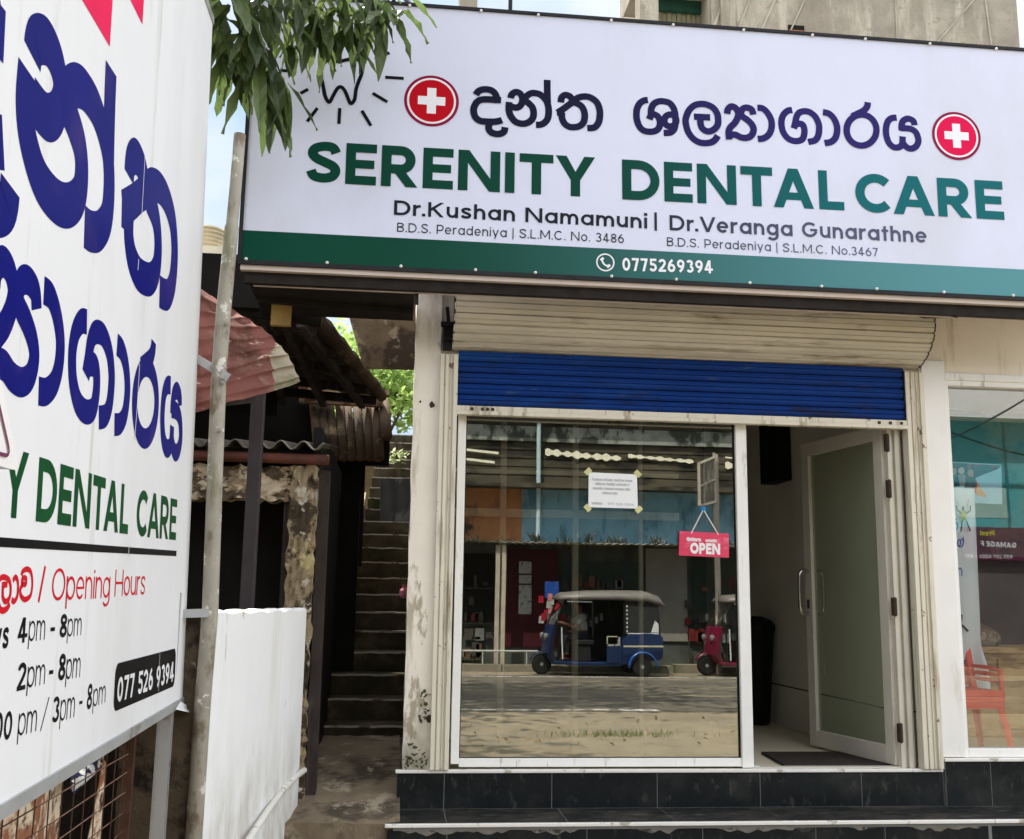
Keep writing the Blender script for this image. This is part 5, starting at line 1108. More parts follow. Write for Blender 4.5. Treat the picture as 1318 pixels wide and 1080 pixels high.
MB().box(-6.1, -2.40, 8.0, 10.6, 5.40, 5.60).build('roof_slab', pm('weathered_slab', (.50, .46, .36), .85, .15, 3, patches=[((.3, .27, .2), 2, .5, .7, None)]), hs)
a = onY(240, 284, 8.4); b = onY(289, 284, 8.4); rT = (b.x - a.x) / 2; tcx = (a.x + b.x) / 2
wt = MB(); prof_ = []
for k in range(15):
    z = 5.61 + .41 * k / 14; prof_.append((z, rT * (1 + (.035 if k % 2 else -.01)) * (.97 if k == 14 else 1)))
prof_.append((6.04, rT * .6)); prof_.append((6.06, .05))
wt.loft([[(tcx + r * math.cos(t), 8.6 + r * math.sin(t), z) for t in [2 * math.pi * q / 24 for q in range(24)]] for z, r in prof_])
tag(wt.build('water_tank', pm('yellow_plastic_tank', (.36, .30, .19), .5, .15, 4, patches=[((.22, .19, .13), 3, .5, .75, (1, 1, 3))])), 'ribbed yellowish water tank on the flat roof of the far house', 'water tank')
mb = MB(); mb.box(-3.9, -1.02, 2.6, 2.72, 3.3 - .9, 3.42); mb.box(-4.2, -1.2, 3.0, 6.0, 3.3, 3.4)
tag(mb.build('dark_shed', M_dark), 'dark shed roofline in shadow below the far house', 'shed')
mb = MB(); a = onY(560, 5, .4); mb.box(.30, .42, .45, .6, 2.9, a.z + .5); tag(mb.build('concrete_stub', M_rawc), 'grey concrete column stub showing above the top edge of the shop sign', 'column')

# ------------------------------------------------------------------ display window goods of the unit on the right
def flatbox(name, pts, y0, y1, mat, label, cat):
    mb = MB(); mb.loft([[(x, y0, z) for x, z in pts], [(x, y1, z) for x, z in pts]]); return tag(mb.build(name, mat), label, cat)
po = thing('family_poster', (3.56, .32, 1.55), 'glossy poster with people and red, orange and blue shapes inside the display window', 'poster')
YB = .32
def dp(u, v, y=YB): p = onY(u, v, y); return (p.x, p.z)
mb = MB(); q = [dp(*c) for c in ((1200, 593), (1289, 598), (1290, 649), (1200, 645))]; mb.loft([[(x, YB, z) for x, z in q], [(x, YB + .008, z) for x, z in q]]); mb.build('sheet', pm('poster_pale_blue', (.36, .58, .68), .4, .1, 4), po)
def patch(pts, mat, k, name='print'):
    m = MB(); m.add([(dp(u, v)[0], YB - .0008 * (k + 1), dp(u, v)[1]) for u, v in pts], [tuple(range(len(pts)))]); return m.build(name, mat, po)
patch([(1200, 594), (1288, 599), (1286, 603), (1238, 622), (1222, 630), (1200, 630)], pm('poster_dark', (.06, .06, .09), .4, .3, 20, patches=[((.35, .05, .08), 9, .6, .66, None)]), 0)
patch([(1250, 606), (1268, 640), (1256, 636), (1244, 622)], pm('poster_red', (.60, .03, .06), .4, .1), 1); patch([(1258, 622), (1270, 640), (1256, 637)], pm('poster_orange', (.70, .28, .04), .4, .1), 2)
for (u, v, r, c) in ((1227, 607, 4, (.45, .28, .2)), (1237, 606, 4, (.5, .42, .36)), (1249, 609, 4, (.45, .26, .2))):
    pp = [(u + r * math.cos(t), v + r * 1.2 * math.sin(t)) for t in [2 * math.pi * k / 10 for k in range(10)]]; patch(pp, pm('poster_face', c, .5, .1), 4)
    patch([(u - 6, v + 5), (u + 6, v + 5), (u + 8, v + 19), (u - 8, v + 19)], pm('poster_clothes', (.32, .24, .24) if u == 1237 else (.06, .03, .05), .5, .2, 30), 3)
# hanging white banner
ba = thing('printed_banner', (3.46, .40, .55), 'white banner with blue lettering and a small yellow figure hanging inside the display window', 'banner')
rows = []; nB_ = Vector((0, -1, -.30)); oB = Vector((3.4, .13, 1.62))
Lb = [(1200, 626), (1203, 700), (1206, 790), (1212, 850), (1216, 890), (1222, 912)]; Rb = [(1254, 629), (1257, 700), (1261, 790), (1263, 830), (1273, 865), (1276, 912)]
lc = catmull(Lb, 5); rc = catmull(Rb, 5)
mb = MB()
for i, (a, b) in enumerate(zip(lc, rc)):
    rows.append([hit(a.x + (b.x - a.x) * k / 10, a.y + (b.y - a.y) * k / 10, oB + Vector((0, .006 * math.sin(k * 1.1 + i * .35) * (1 + i / 12), 0)), nB_) for k in range(11)])
mb.grid(rows); mb.build('cloth', pm('pale_blue_white_cloth', (.82, .90, .94), .7, .03, 3), ba, smooth=True, solid=.002)
BP = Plane(oB + Vector((0, -.018, 0)), (1, 0, 0), (0, -.30, 1)); M_bblue = pm('banner_blue', (.02, .12, .45), .5, .1); zb_ = _z(1190, 600, 5.4)
mb = MB(); bp2 = lambda *p: [Vector(BP.px(*q)) for q in zb_(*p)]
lay_ribbon(mb, BP, catmull(bp2((188, 372), (205, 378), (222, 365)), 5), .008); lay_ribbon(mb, BP, catmull(bp2((210, 385), (192, 412), (200, 442), (222, 440), (230, 410), (212, 385)), 5), .009)
lay_ribbon(mb, BP, catmull(bp2((190, 505), (210, 500), (215, 530), (205, 560)), 5), .009); lay_ribbon(mb, BP, catmull(bp2((235, 560), (228, 530), (245, 510), (250, 540), (240, 560), (262, 555), (270, 525), (258, 505)), 5), .008); lay_ribbon(mb, BP, bp2((268, 490), (270, 530)), .008)
lay_ribbon(mb, BP, catmull(bp2((196, 580), (218, 590), (222, 640), (200, 655)), 5), .009)
lay_ribbon(mb, BP, catmull(bp2((212, 715), (225, 705), (232, 730), (215, 760)), 5), .008); lay_ribbon(mb, BP, catmull(bp2((235, 760), (230, 725), (246, 708), (258, 725), (258, 765)), 5), .008)
zc_ = _z(1190, 780, 4.9); n0 = BP.px(*zc_((246, 372))[0]); n1 = BP.px(*zc_((288, 370))[0]); lay_text(mb, BP, 'N', n0, n1, .034, .2)
n0 = BP.px(*zc_((258, 465))[0]); n1 = BP.px(*zc_((320, 470))[0]); lay_text(mb, BP, 'OR', n0, n1, .026, .16)
mb.build('lettering', M_bblue, ba)
mb = MB(); lay_poly(mb, BP, bp2((252, 310), (290, 312), (284, 360), (300, 385), (262, 372), (246, 390), (258, 355))); mb.build('figure_print', pm('figure_yellow', (.55, .52, .06), .5, .2, 20), ba)
mb = MB(); lay_ribbon(mb, BP, bp2((258, 330), (225, 305), (222, 275)), .007); lay_ribbon(mb, BP, bp2((288, 330), (318, 310), (320, 275)), .007); lay_ribbon(mb, BP, bp2((262, 370), (252, 455)), .009); lay_ribbon(mb, BP, bp2((288, 375), (318, 452)), .009); lay_ribbon(mb, BP, bp2((266, 280), (268, 308)), .014)
lay_ribbon(mb, BP, catmull(bp2((225, 1000), (240, 1040), (232, 1080)), 4), .018); lay_ribbon(mb, BP, bp2((228, 240), (238, 280)), .002); lay_ribbon(mb, BP, bp2((305, 232), (296, 280)), .002)
lay_poly(mb, BP, [Vector(BP.px(*q)) for q in zc_((205, 20), (240, 60), (235, 130), (205, 110))]); lay_ribbon(mb, BP, [Vector(BP.px(*q)) for q in zc_((235, 120), (275, 160))], .014); lay_ribbon(mb, BP, [Vector(BP.px(*q)) for q in zc_((215, 130), (220, 220))], .014)
lay_poly(mb, BP, [Vector(BP.px(*q)) for q in zc_((262, 530), (280, 500), (310, 497), (275, 525))])
mb.build('figure_print', pm('figure_dark', (.03, .04, .05), .5, .3, 20), ba)

# red plastic chairs, stacked
M_chair = pm('coral_red_plastic', (.88, .105, .05), .38, .05, 4)
def plastic_chair(x, y, z, label):
    t = thing('plastic_chair', (x, y, z), label, 'chair', 'stacked red plastic chairs')
    mb = MB(); rows = []
    for j in range(7):
        yy = y - .20 + .40 * j / 6; rows.append([(x - .21 + .42 * i / 8, yy, z + .42 - .018 * math.sin(math.pi * i / 8) * math.sin(math.pi * j / 6) - (.02 if i in (0, 8) else 0)) for i in range(9)])
    mb.grid(rows); mb.box(x - .215, x + .215, y - .215, y - .20, z + .375, z + .42); mb.box(x + .20, x + .215, y - .20, y + .2, z + .375, z + .415); mb.box(x - .215, x - .20, y - .20, y + .2, z + .375, z + .415)
    mb.build('seat', M_chair, t, solid=.006, bevel=.003)
    for sx_, sy_ in ((1, -1), (-1, -1), (1, 1), (-1, 1)):
        a = Vector((x + sx_ * .20, y + sy_ * .20, z + .40)); b = Vector((x + sx_ * .265, y + sy_ * .25, z)); u1 = Vector((-sx_ * .045, 0, 0)); u2 = Vector((0, -sy_ * .045, 0))
        m = MB(); m.loft([[a, a + u1, a + u1 * .85 + u2 * .15, a + u1 * .15 + u2 * .15, a + u1 * .15 + u2 * .85, a + u2], [b, b + u1 * .7, b + u1 * .6 + u2 * .12, b + u1 * .12 + u2 * .12, b + u1 * .12 + u2 * .6, b + u2 * .7]]); m.build('leg', M_chair, t)
    m = MB()
    for sx_ in (-1, 1): m.bar((x + sx_ * .19, y + .19, z + .40), (x + sx_ * .185, y + .27, z + .80), .045, .018, (0, 1, 0))
    rows = []
    for j in range(6):
        zz = z + .55 + .27 * j / 5; rows.append([(x - .2 + .4 * i / 8, y + .20 + .1 * (zz - z - .4) / .4 + .03 * (1 - ((i - 4) / 4) ** 2), zz - .02 * ((i - 4) / 4) ** 2) for i in range(9)])
    m.grid(rows); m.build('backrest', M_chair, t, solid=.006)
    for sx_ in (-1, 1):
        m = MB(); m.tube([(x + sx_ * .205, y + .22, z + .60), (x + sx_ * .235, y + .05, z + .60), (x + sx_ * .235, y - .17, z + .585), (x + sx_ * .22, y - .20, z + .40)], [.018, .02, .02, .018], 8); m.build('armrest', M_chair, t, smooth=True)
    return t
q = onY(1284, 962, .245); cxx = q.x - .185; CH = .70
for zz, lb in ((.069, 'lowest of the stacked red plastic chairs inside the display window'), (.105, 'middle one of the stacked red plastic chairs inside the display window'), (.141, 'topmost of the stacked red plastic chairs inside the display window')):
    t = plastic_chair(cxx, .245, zz, lb); t.scale = (CH, CH, CH)
MB_ = MB(); MB_.box(3.34, 6.9, .10, 3.2, -.004, .068); MB_.build('display_floor', M_floor, shop)
mb = MB(); mb.box(3.62, 4.6, .9, 1.4, .07, .62); mb.box(3.60, 4.62, .88, 1.42, .62, .66); mb.box(3.66, 4.05, .885, .9, .12, .58); mb.box(4.08, 4.5, .885, .9, .12, .58)
tag(mb.build('wooden_cabinet', pm('tan_wood', (.60, .40, .18), .6, .2, 3, .1, 40, patches=[((.25, .14, .05), 2, .5, .7, (1, 1, 5))]), bevel=.004), 'tan wooden cabinet standing in the display window', 'cabinet')
mb = MB(); rings = []
for i in range(9):
    t = i / 8; r = .085 * (math.sin(math.pi * (.12 + .76 * t)) ** .5); rings.append([(3.70 + .5 * t, 1.1 + r * 1.2 * math.cos(a), .66 + r + r * math.sin(a) * (1 + .1 * math.sin(5 * a + i))) for a in [2 * math.pi * k / 12 for k in range(12)]])
mb.loft(rings); tag(mb.build('wrapped_bundle', pm('brown_wrapping', (.20, .13, .08), .5, .3, 10, .5, 40, patches=[((.45, .38, .28), 8, .58, .64, None)])), 'brown wrapped bundle lying on the wooden cabinet', 'bundle')
mb = MB(); a0 = 3.36; 
mb.box(3.34, 5.6, 2.4, 2.46, .07, 1.35); tag(mb.build('dark_screen', pm('dark_screen_panel', (.035, .02, .03), .5, .2, 4)), 'dark panel screen standing behind the goods in the display window', 'panel')

# ------------------------------------------------------------------ across the street (seen reflected in the shop glass)
def opp(u, v, yv): p = onY(u, v, yv); return p.x, p.z        # reflected position: the real thing stands at y = 0.11 - yv
YO = 18.4; yr = .11 - YO
M_opl = pm('dark_shopfront_boards', (.075, .085, .07), .8, .3, 1.5, .2, 20, .2, patches=[((.04, .04, .035), 1.2, .5, .65, (1, 1, .4))])
M_orange = pm('orange_distemper_wall', (.42, .19, .085), .85, .2, 2.6, .2, 20, .1, patches=[((.07, .05, .04), 1.3, .58, .74, None), ((.30, .12, .06), 2.6, .5, .7, (1, 1, .3))])
M_sky = pm('blue_distemper_wall', (.22, .42, .54), .85, .15, 2.2, .2, 20, .1, patches=[((.05, .08, .08), 2.2, .62, .85, None), ((.30, .44, .48), .9, .5, .75, (1, 1, .4)), ((.10, .22, .29), 3, .54, .7, (1, 1, .3))])
ob_ = thing('opposite_shops', (5, yr - 1, -.45), 'old shop row across the street with dark shopfronts and an orange and blue upper wall', 'building')
MB().box(-14, 10.5, yr - .3, yr - .1, -.5, 2.5).build('wall', M_opl, ob_)
x0, _ = opp(672, 650, YO)
MB().box(-14, x0, yr - .22, yr - .08, 2.3, 3.6).build('orange_wall', M_orange, ob_)
MB().box(x0, 10.5, yr - .22, yr - .081, 2.3, 3.6).build('blue_wall', M_sky, ob_)
mb = MB()
for (u0, u1, v0, v1, mi) in ((652, 718, 706, 834, 0), (832, 886, 706, 826, 1), (722, 826, 722, 826, 2), (892, 958, 706, 826, 2), (598, 640, 712, 800, 3)):
    a, zt0 = opp(u0, v0, YO); b, zb0 = opp(u1, v1, YO); mb.box(a, b, yr - .1, yr - .06 + .01 * mi, zb0, zt0, mi)
mb.build('shopfront_panel', [pm('wine_boards', (.055, .010, .014), .6, .2, 3), pm('grey_panel', (.24, .23, .19), .8, .1, 2), pm('dark_green_panel', (.03, .045, .035), .6, .2, 3), M_dark], ob_)
mb = MB(); rows = []
for j in range(5):
    rows.append([(-14 + 24.5 * i / 560, yr + .95 - 1.05 * j / 4, 2.225 + .02 * j / 4 + .016 * math.sin(i * 2 * math.pi / 4)) for i in range(561)])
mb.grid(rows); mb.build('lean_to_roof', pm('lichen_roof_sheet', (.34, .33, .28), .9, .25, 2, .4, 30, .2, patches=[((.06, .07, .04), 1.4, .45, .62, None)]), ob_, solid=.012)
for u in (641, 649):
    x, _ = opp(u, 700, YO - .8); MB().box(x - .045, x + .045, yr + .74, yr + .83, -.58, 2.16).build('post', pm('pale_post', (.42, .36, .28), .8, .15, 4), ob_)
mb = MB(); mb.hexa([(-14, yr + .6, 3.50), (10.8, yr + .6, 3.50), (10.8, yr - 1.5, 3.56), (-14, yr - 1.5, 3.56), (-14, yr + .6, 3.60), (10.8, yr + .6, 3.60), (10.8, yr - 1.5, 3.66), (-14, yr - 1.5, 3.66)])
mb.box(-14, 10.8, yr + .0, yr + .1, 3.6, 5.4); 
for k in range(9): mb.box(-14, 10.8, yr + .1, yr + .13 + .012 * (k % 2), 3.64 + k * .195, 3.64 + k * .195 + .165)
mb.build('upper_boards', pm('old_upper_boards', (.085, .075, .05), .9, .3, 1.5, .4, 20, .2, patches=[((.03, .027, .02), 1, .5, .65, (1, 1, 3))]), ob_)
mb = MB()
for (u0, u1, v, dz) in ((700, 797, 583, .06), (806, 890, 588, .035), (930, 990, 600, .06), (930, 990, 590, .018), (570, 641, 577, .028), (570, 636, 589, .028)):
    a, z = opp(u0, v, YO); b, _ = opp(u1, v, YO); n = max(2, int((b - a) / .05))
    mb.grid([[(a + (b - a) * k / n, yr + .19, z + dz * sg_ * (1 + (.45 * math.sin(k * 1.35) + .25 * math.sin(k * .51)) * (dz > .03)) - .10 * k / n) for k in range(n + 1)] for sg_ in (1, -1)])
mb.build('pale_eave_strips', pm('pale_yellow_sheet', (.86, .82, .62), .6, .05, 3), ob_)
mb = MB(); mb.box(-14, 10.8, yr + .14, yr + .20, 4.62, 4.98); mb.build('carved_fascia', pm('mottled_whitewash', (.30, .32, .28), .9, .3, 2.5, .3, 20, .2, patches=[((.06, .07, .055), 1.8, .46, .56, (1, 1, .6))]), ob_)
mb = MB(); mb.hexa([(-14, yr + .5, 5.3), (11, yr + .5, 5.3), (11, yr - 4, 7.2), (-14, yr - 4, 7.2), (-14, yr + .5, 5.36), (11, yr + .5, 5.36), (11, yr - 4, 7.26), (-14, yr - 4, 7.26)]); mb.build('roof', M_oldtile, ob_)
mb = MB(); x, _ = opp(693, 600, YO - .3); mb.tube([(x, yr + .3, 2.4), (x, yr + .3, 5.2)], .05, 8); mb.build('drainpipe', pm('pale_blue_pipe', (.45, .58, .60), .5, .1, 5), ob_)
mb = MB()
for (u, n_) in ((596, 8), (612, 10), (650, 8), (690, 26), (700, 12), (730, 10), (757, 24), (775, 10), (790, 22), (800, 12), (846, 26), (850, 14), (905, 14), (925, 20), (940, 16), (955, 16)):
    for k in range(n_):
        x, z = opp(u + R.gauss(0, 4), 699, YO - .5); leaf_quad(mb, (x, yr + .5 + R.uniform(-.2, .2), 2.24), (R.uniform(-.6, .6), R.uniform(-.4, .4), 1), (1, R.uniform(-1, 1), .2), R.uniform(.06, .10 + .009 * n_), R.uniform(.02, .05), .4)
o_ = mb.build('roof_weeds', leafmat('dark_weed', (.012, .015, .008), (.03, .04, .02), .1, 6), origin=(5, yr + .5, 2.24)); o_['kind'] = 'stuff'; o_['label'] = 'weeds growing along the old lean-to roof across the street'; o_['category'] = 'weeds'
gd = MB()
for k in range(170):
    x = R.choice([R.uniform(-1.5, 2.1), R.uniform(3.8, 5.4), R.uniform(6.7, 8.6)]); zz = R.choice([-.35, .05, .45, .85, 1.25]) + R.uniform(-.04, .04); w_ = R.uniform(.05, .22); h_ = R.uniform(.06, .3)
    gd.box(x, x + w_, yr - .03, yr + .02, zz, zz + h_, R.choice((0, 0, 0, 1, 2, 3)))
for zz in (-.38, .42, 1.22): gd.box(-1.8, 2.2, yr - .04, yr + .03, zz - .03, zz, 0); gd.box(3.75, 5.5, yr - .04, yr + .03, zz - .03, zz, 0)
o_ = gd.build('shop_goods', [pm('dim_goods', (.06, .055, .045), .7, .3, 5), pm('brown_goods', (.12, .07, .04), .7, .3, 5), pm('grey_goods', (.15, .15, .14), .7, .3, 5), pm('red_goods', (.14, .02, .02), .6, .3, 5)], origin=(3, yr, -.4)); o_['kind'] = 'stuff'; o_['label'] = 'dim goods stacked in the dark shopfronts across the street'; o_['category'] = 'goods'
# bills pasted on the wine coloured boards
for (v0, v1, l) in ((722, 738, 'top small grey bill pasted on the wine coloured boards'), (740, 751, 'middle small grey bill pasted on the wine coloured boards'), (753, 791, 'long grey bill pasted lowest on the wine coloured boards')):
    a, zt0 = opp(668, v0, YO); b, zb0 = opp(684, v1, YO); tag(MB().box(a, b, yr - .055, yr - .045, zb0, zt0).build('pasted_bill', pm('grey_bill_paper', (.42, .42, .40), .8, .1, 6, patches=[((.15, .15, .16), 9, .56, .62, None)])), l, 'poster', 'bills on the shopfront across the street')
a, zt0 = opp(702, 748, YO - .6); b, zb0 = opp(720, 770, YO - .6)
tag(MB().box(a, b, yr + .5, yr + .52, zb0, zt0).build('small_banner', pm('blue_banner', (.02, .07, .30), .5, .2, 3, patches=[((.5, .12, .12), 3, .62, .68, None)])), 'small blue banner hung outside the shop across the street', 'banner')
hg = MB()
for k in range(9):
    u = 700 + R.uniform(-4, 12); v = 772 + R.uniform(0, 32); x, z = opp(u, v, YO - .6); hg.loft([[(x - .06, yr + .48, z), (x + .06, yr + .48, z), (x + .06, yr + .54, z), (x - .06, yr + .54, z)], [(x - .05, yr + .49, z + .16), (x + .05, yr + .49, z + .16), (x + .05, yr + .53, z + .16), (x - .05, yr + .53, z + .16)]], k % 3)
tag(hg.build('hanging_packets', [pm('red_packet', (.30, .015, .03), .35, .2, 9), pm('silver_packet', (.35, .35, .33), .3, .2, 9), pm('pink_packet', (.5, .2, .18), .4, .2, 9)]), 'strings of red and silver packets hung outside the shop across the street', 'packets')
# projecting sign on two posts
ps = thing('projecting_sign', (opp(915, 600, 16.0)[0], .11 - 16.0, -.58), 'framed sign board standing on thin posts across the street', 'sign')
a, zt0 = opp(892, 588, 15.6); b, zb0 = opp(918, 655, 16.4); yA, yB = .11 - 15.2, .11 - 16.3
mb = MB(); mb.hexa([(a, yA, zb0 - .05), (b, yB, zb0 + .15), (b, yB - .03, zb0 + .15), (a, yA - .03, zb0 - .05), (a, yA, zt0 - .2), (b, yB, zt0 + .1), (b, yB - .03, zt0 + .1), (a, yA - .03, zt0 - .2)]); mb.build('panel', pm('weathered_sign_back', (.16, .15, .12), .8, .3, 3, patches=[((.32, .30, .24), 2, .52, .62, None)]), ps)
mb = MB()
q = [Vector((a, yA + .02, zb0 - .05)), Vector((b, yB + .02, zb0 + .15)), Vector((b, yB + .02, zt0 + .1)), Vector((a, yA + .02, zt0 - .2))]
for i in range(4): mb.bar(q[i], q[(i + 1) % 4], .05, .05, (0, 1, 0))
mb.bar(q[0].lerp(q[3], .45), q[1].lerp(q[2], .5), .04, .04, (0, 1, 0)); mb.bar(q[0].lerp(q[1], .3), q[3].lerp(q[2], .3), .04, .04, (0, 1, 0)); mb.build('frame', pm('sign_frame_paint', (.44, .38, .30), .6, .2, 6), ps)
mb = MB()
for t in (1.0, 1.12, 1.22): mb.tube([(a + (b - a) * t, yA + (yB - yA) * t, -.6), (a + (b - a) * t, yA + (yB - yA) * t, zt0 + .2)], .028, 8)
mb.build('post', pm('sign_post_paint', (.38, .33, .27), .6, .2, 6), ps)
# white rail
rl = MB(); a, z = opp(610, 838, 17.2); b, _ = opp(692, 836, 17.2); rl.tube([(a - 1, .11 - 17.2, z), (b, .11 - 17.2, z)], .022, 8); 
for t in (.1, .5, .9): rl.tube([(a - 1 + (b - a + 1) * t, .11 - 17.2, -.58), (a - 1 + (b - a + 1) * t, .11 - 17.2, z)], .016, 8)
tag(rl.build('guard_rail', pm('white_rail_paint', (.42, .41, .38), .5, .1, 6)), 'low white guard rail at the far kerb across the street', 'rail')
# furniture shop farther right with its maroon name board
fs = thing('furniture_shop', (14.5, yr - 1, -.45), 'teal and cream shop across the street with a maroon name board', 'shop')
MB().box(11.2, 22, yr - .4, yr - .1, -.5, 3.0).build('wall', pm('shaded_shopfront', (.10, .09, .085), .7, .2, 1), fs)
mb = MB(); mb.box(11.2, 22, yr - .35, yr - .02, 2.75, 5.5, 0)
for x in (12.3, 13.4, 14.9, 16.0): mb.box(x, x + .06, yr - .02, yr + .01, 2.75, 5.5, 1)
mb.box(11.2, 22, yr - .02, yr + .02, 3.9, 3.96, 1); mb.box(13.6, 14.9, yr - .02, yr - .01, 3.1, 3.85, 2); mb.box(11.2, 22, yr - .30, yr + .5, 5.5, 6.6, 3)
mb.build('teal_upper_wall', [pm('teal_cladding', (.10, .36, .40), .5, .1, 1.5), pm('teal_trim', (.03, .14, .17), .5, .1), pm('pale_teal', (.35, .50, .46), .5, .1, 2), pm('white_cornice', (.82, .82, .80), .6, .05)], fs)
a, zt0 = opp(1236, 678, YO); b, zb0 = opp(1335, 722, YO)
MB().box(a, b, yr - .02, yr + .06, zb0, zt0).build('name_board', pm('maroon_board', (.10, .018, .045), .45, .1, 3), fs)
FP = Plane((0, yr + .062, 0), (-1, 0, 0), (0, 0, 1))
if FP.n.y < 0: FP.n = -FP.n
def fpx(u, v): x, z = opp(u, v, YO); return FP.uv((x, yr + .062, z))
mb = MB(); lay_text(mb, FP, 'GAMAGE FU', fpx(1306, 705.5), fpx(1258, 703), .13, .22, .12, .004); lay_text(mb, FP, 'MIRIGAMA', fpx(1281, 711.5), fpx(1250, 710), .075, .2, .12, .004) if False else None
lay_text(mb, FP, '033 227 4223 / 077', fpx(1301, 719), fpx(1240, 718), .085, .18, .16, .004); mb.build('lettering', M_wprint, fs)
mb = MB(); lay_text(mb, FP, 'Pr', fpx(1278, 690), fpx(1271, 690), .13, .2, .12, .004); lay_text(mb, FP, 'est', fpx(1270, 690), fpx(1259, 689), .12, .18, .12, .004); mb.build('lettering', pm('yellow_print', (.78, .66, .03), .5, .1), fs)
# overhead wires
wr = MB()
for (ua, va, ub, vb, yv) in ((1220, 566, 1318, 515, 14.5), (1215, 553, 1318, 586, 15.0)):
    a = onY(ua, va, yv); b = onY(ub, vb, yv); a = Vector((a.x, .11 - yv, a.z)); b = Vector((b.x, .11 - yv, b.z)); d = b - a
    wr.tube([a + d * t - Vector((0, 0, .25 * (1 - (t - .5) ** 2 * 4) * .15)) for t in (-2.5, -1.5, -.8, -.2, .2, .5, .8, 1.2, 2, 3, 4)], .022, 5)
tag(wr.build('overhead_wires', M_black), 'pair of black overhead wires crossing in front of the teal shop across the street', 'wires')
# big tree across the road
bush_tree('street_tree', (-7.5, -20.0, -.5), 9, (-7.0, -19.5, 8.6), 4.6, 5200, .42, M_far, 'big dark street tree standing across the road left of the shop row', .35)
bush_tree('roadside_bush', (6.8, yr - 6, 1), 4, (7.0, yr - 6, 6.8), 2.4, 1500, .35, M_far, 'tree crown rising behind the old shop roof across the street', .2)
# verge grass in front of the shop
M_grass = leafmat('verge_grass', (.07, .09, .02), (.16, .17, .05), .3, 8)
mb = MB()
for i in range(260):
    x = R.gauss(2.55, .35) if i % 4 else R.uniform(-3, 7); y = -6.08 + R.gauss(0, .06); leaf_quad(mb, (x, y, -.58), (R.uniform(-.6, .6), R.uniform(-.6, .6), 1), (1, R.uniform(-1, 1), 0), R.uniform(.03, .10), R.uniform(.006, .012), .4)
g_ = mb.build('grass', M_grass, origin=(2, -6.1, -.58)); g_['kind'] = 'stuff'; g_['label'] = 'thin line of short grass along the near road edge'; g_['category'] = 'grass'
mb = MB()
for i in range(140):
    x = R.uniform(-2, 7); y = R.uniform(-8.6, -5.2); s = R.uniform(.012, .04); leaf_quad(mb, (x, y, -.568), (R.uniform(-1, 1), R.uniform(-1, 1), .15), (R.uniform(-1, 1), R.uniform(-1, 1), .1), s * 2, s, .3)
g_ = mb.build('fallen_leaves', leafmat('dry_leaf', (.16, .09, .03), (.30, .22, .08), .1, 8), origin=(2, -7, -.57)); g_['kind'] = 'stuff'; g_['label'] = 'scattered dry leaves on the near road edge'; g_['category'] = 'leaves'

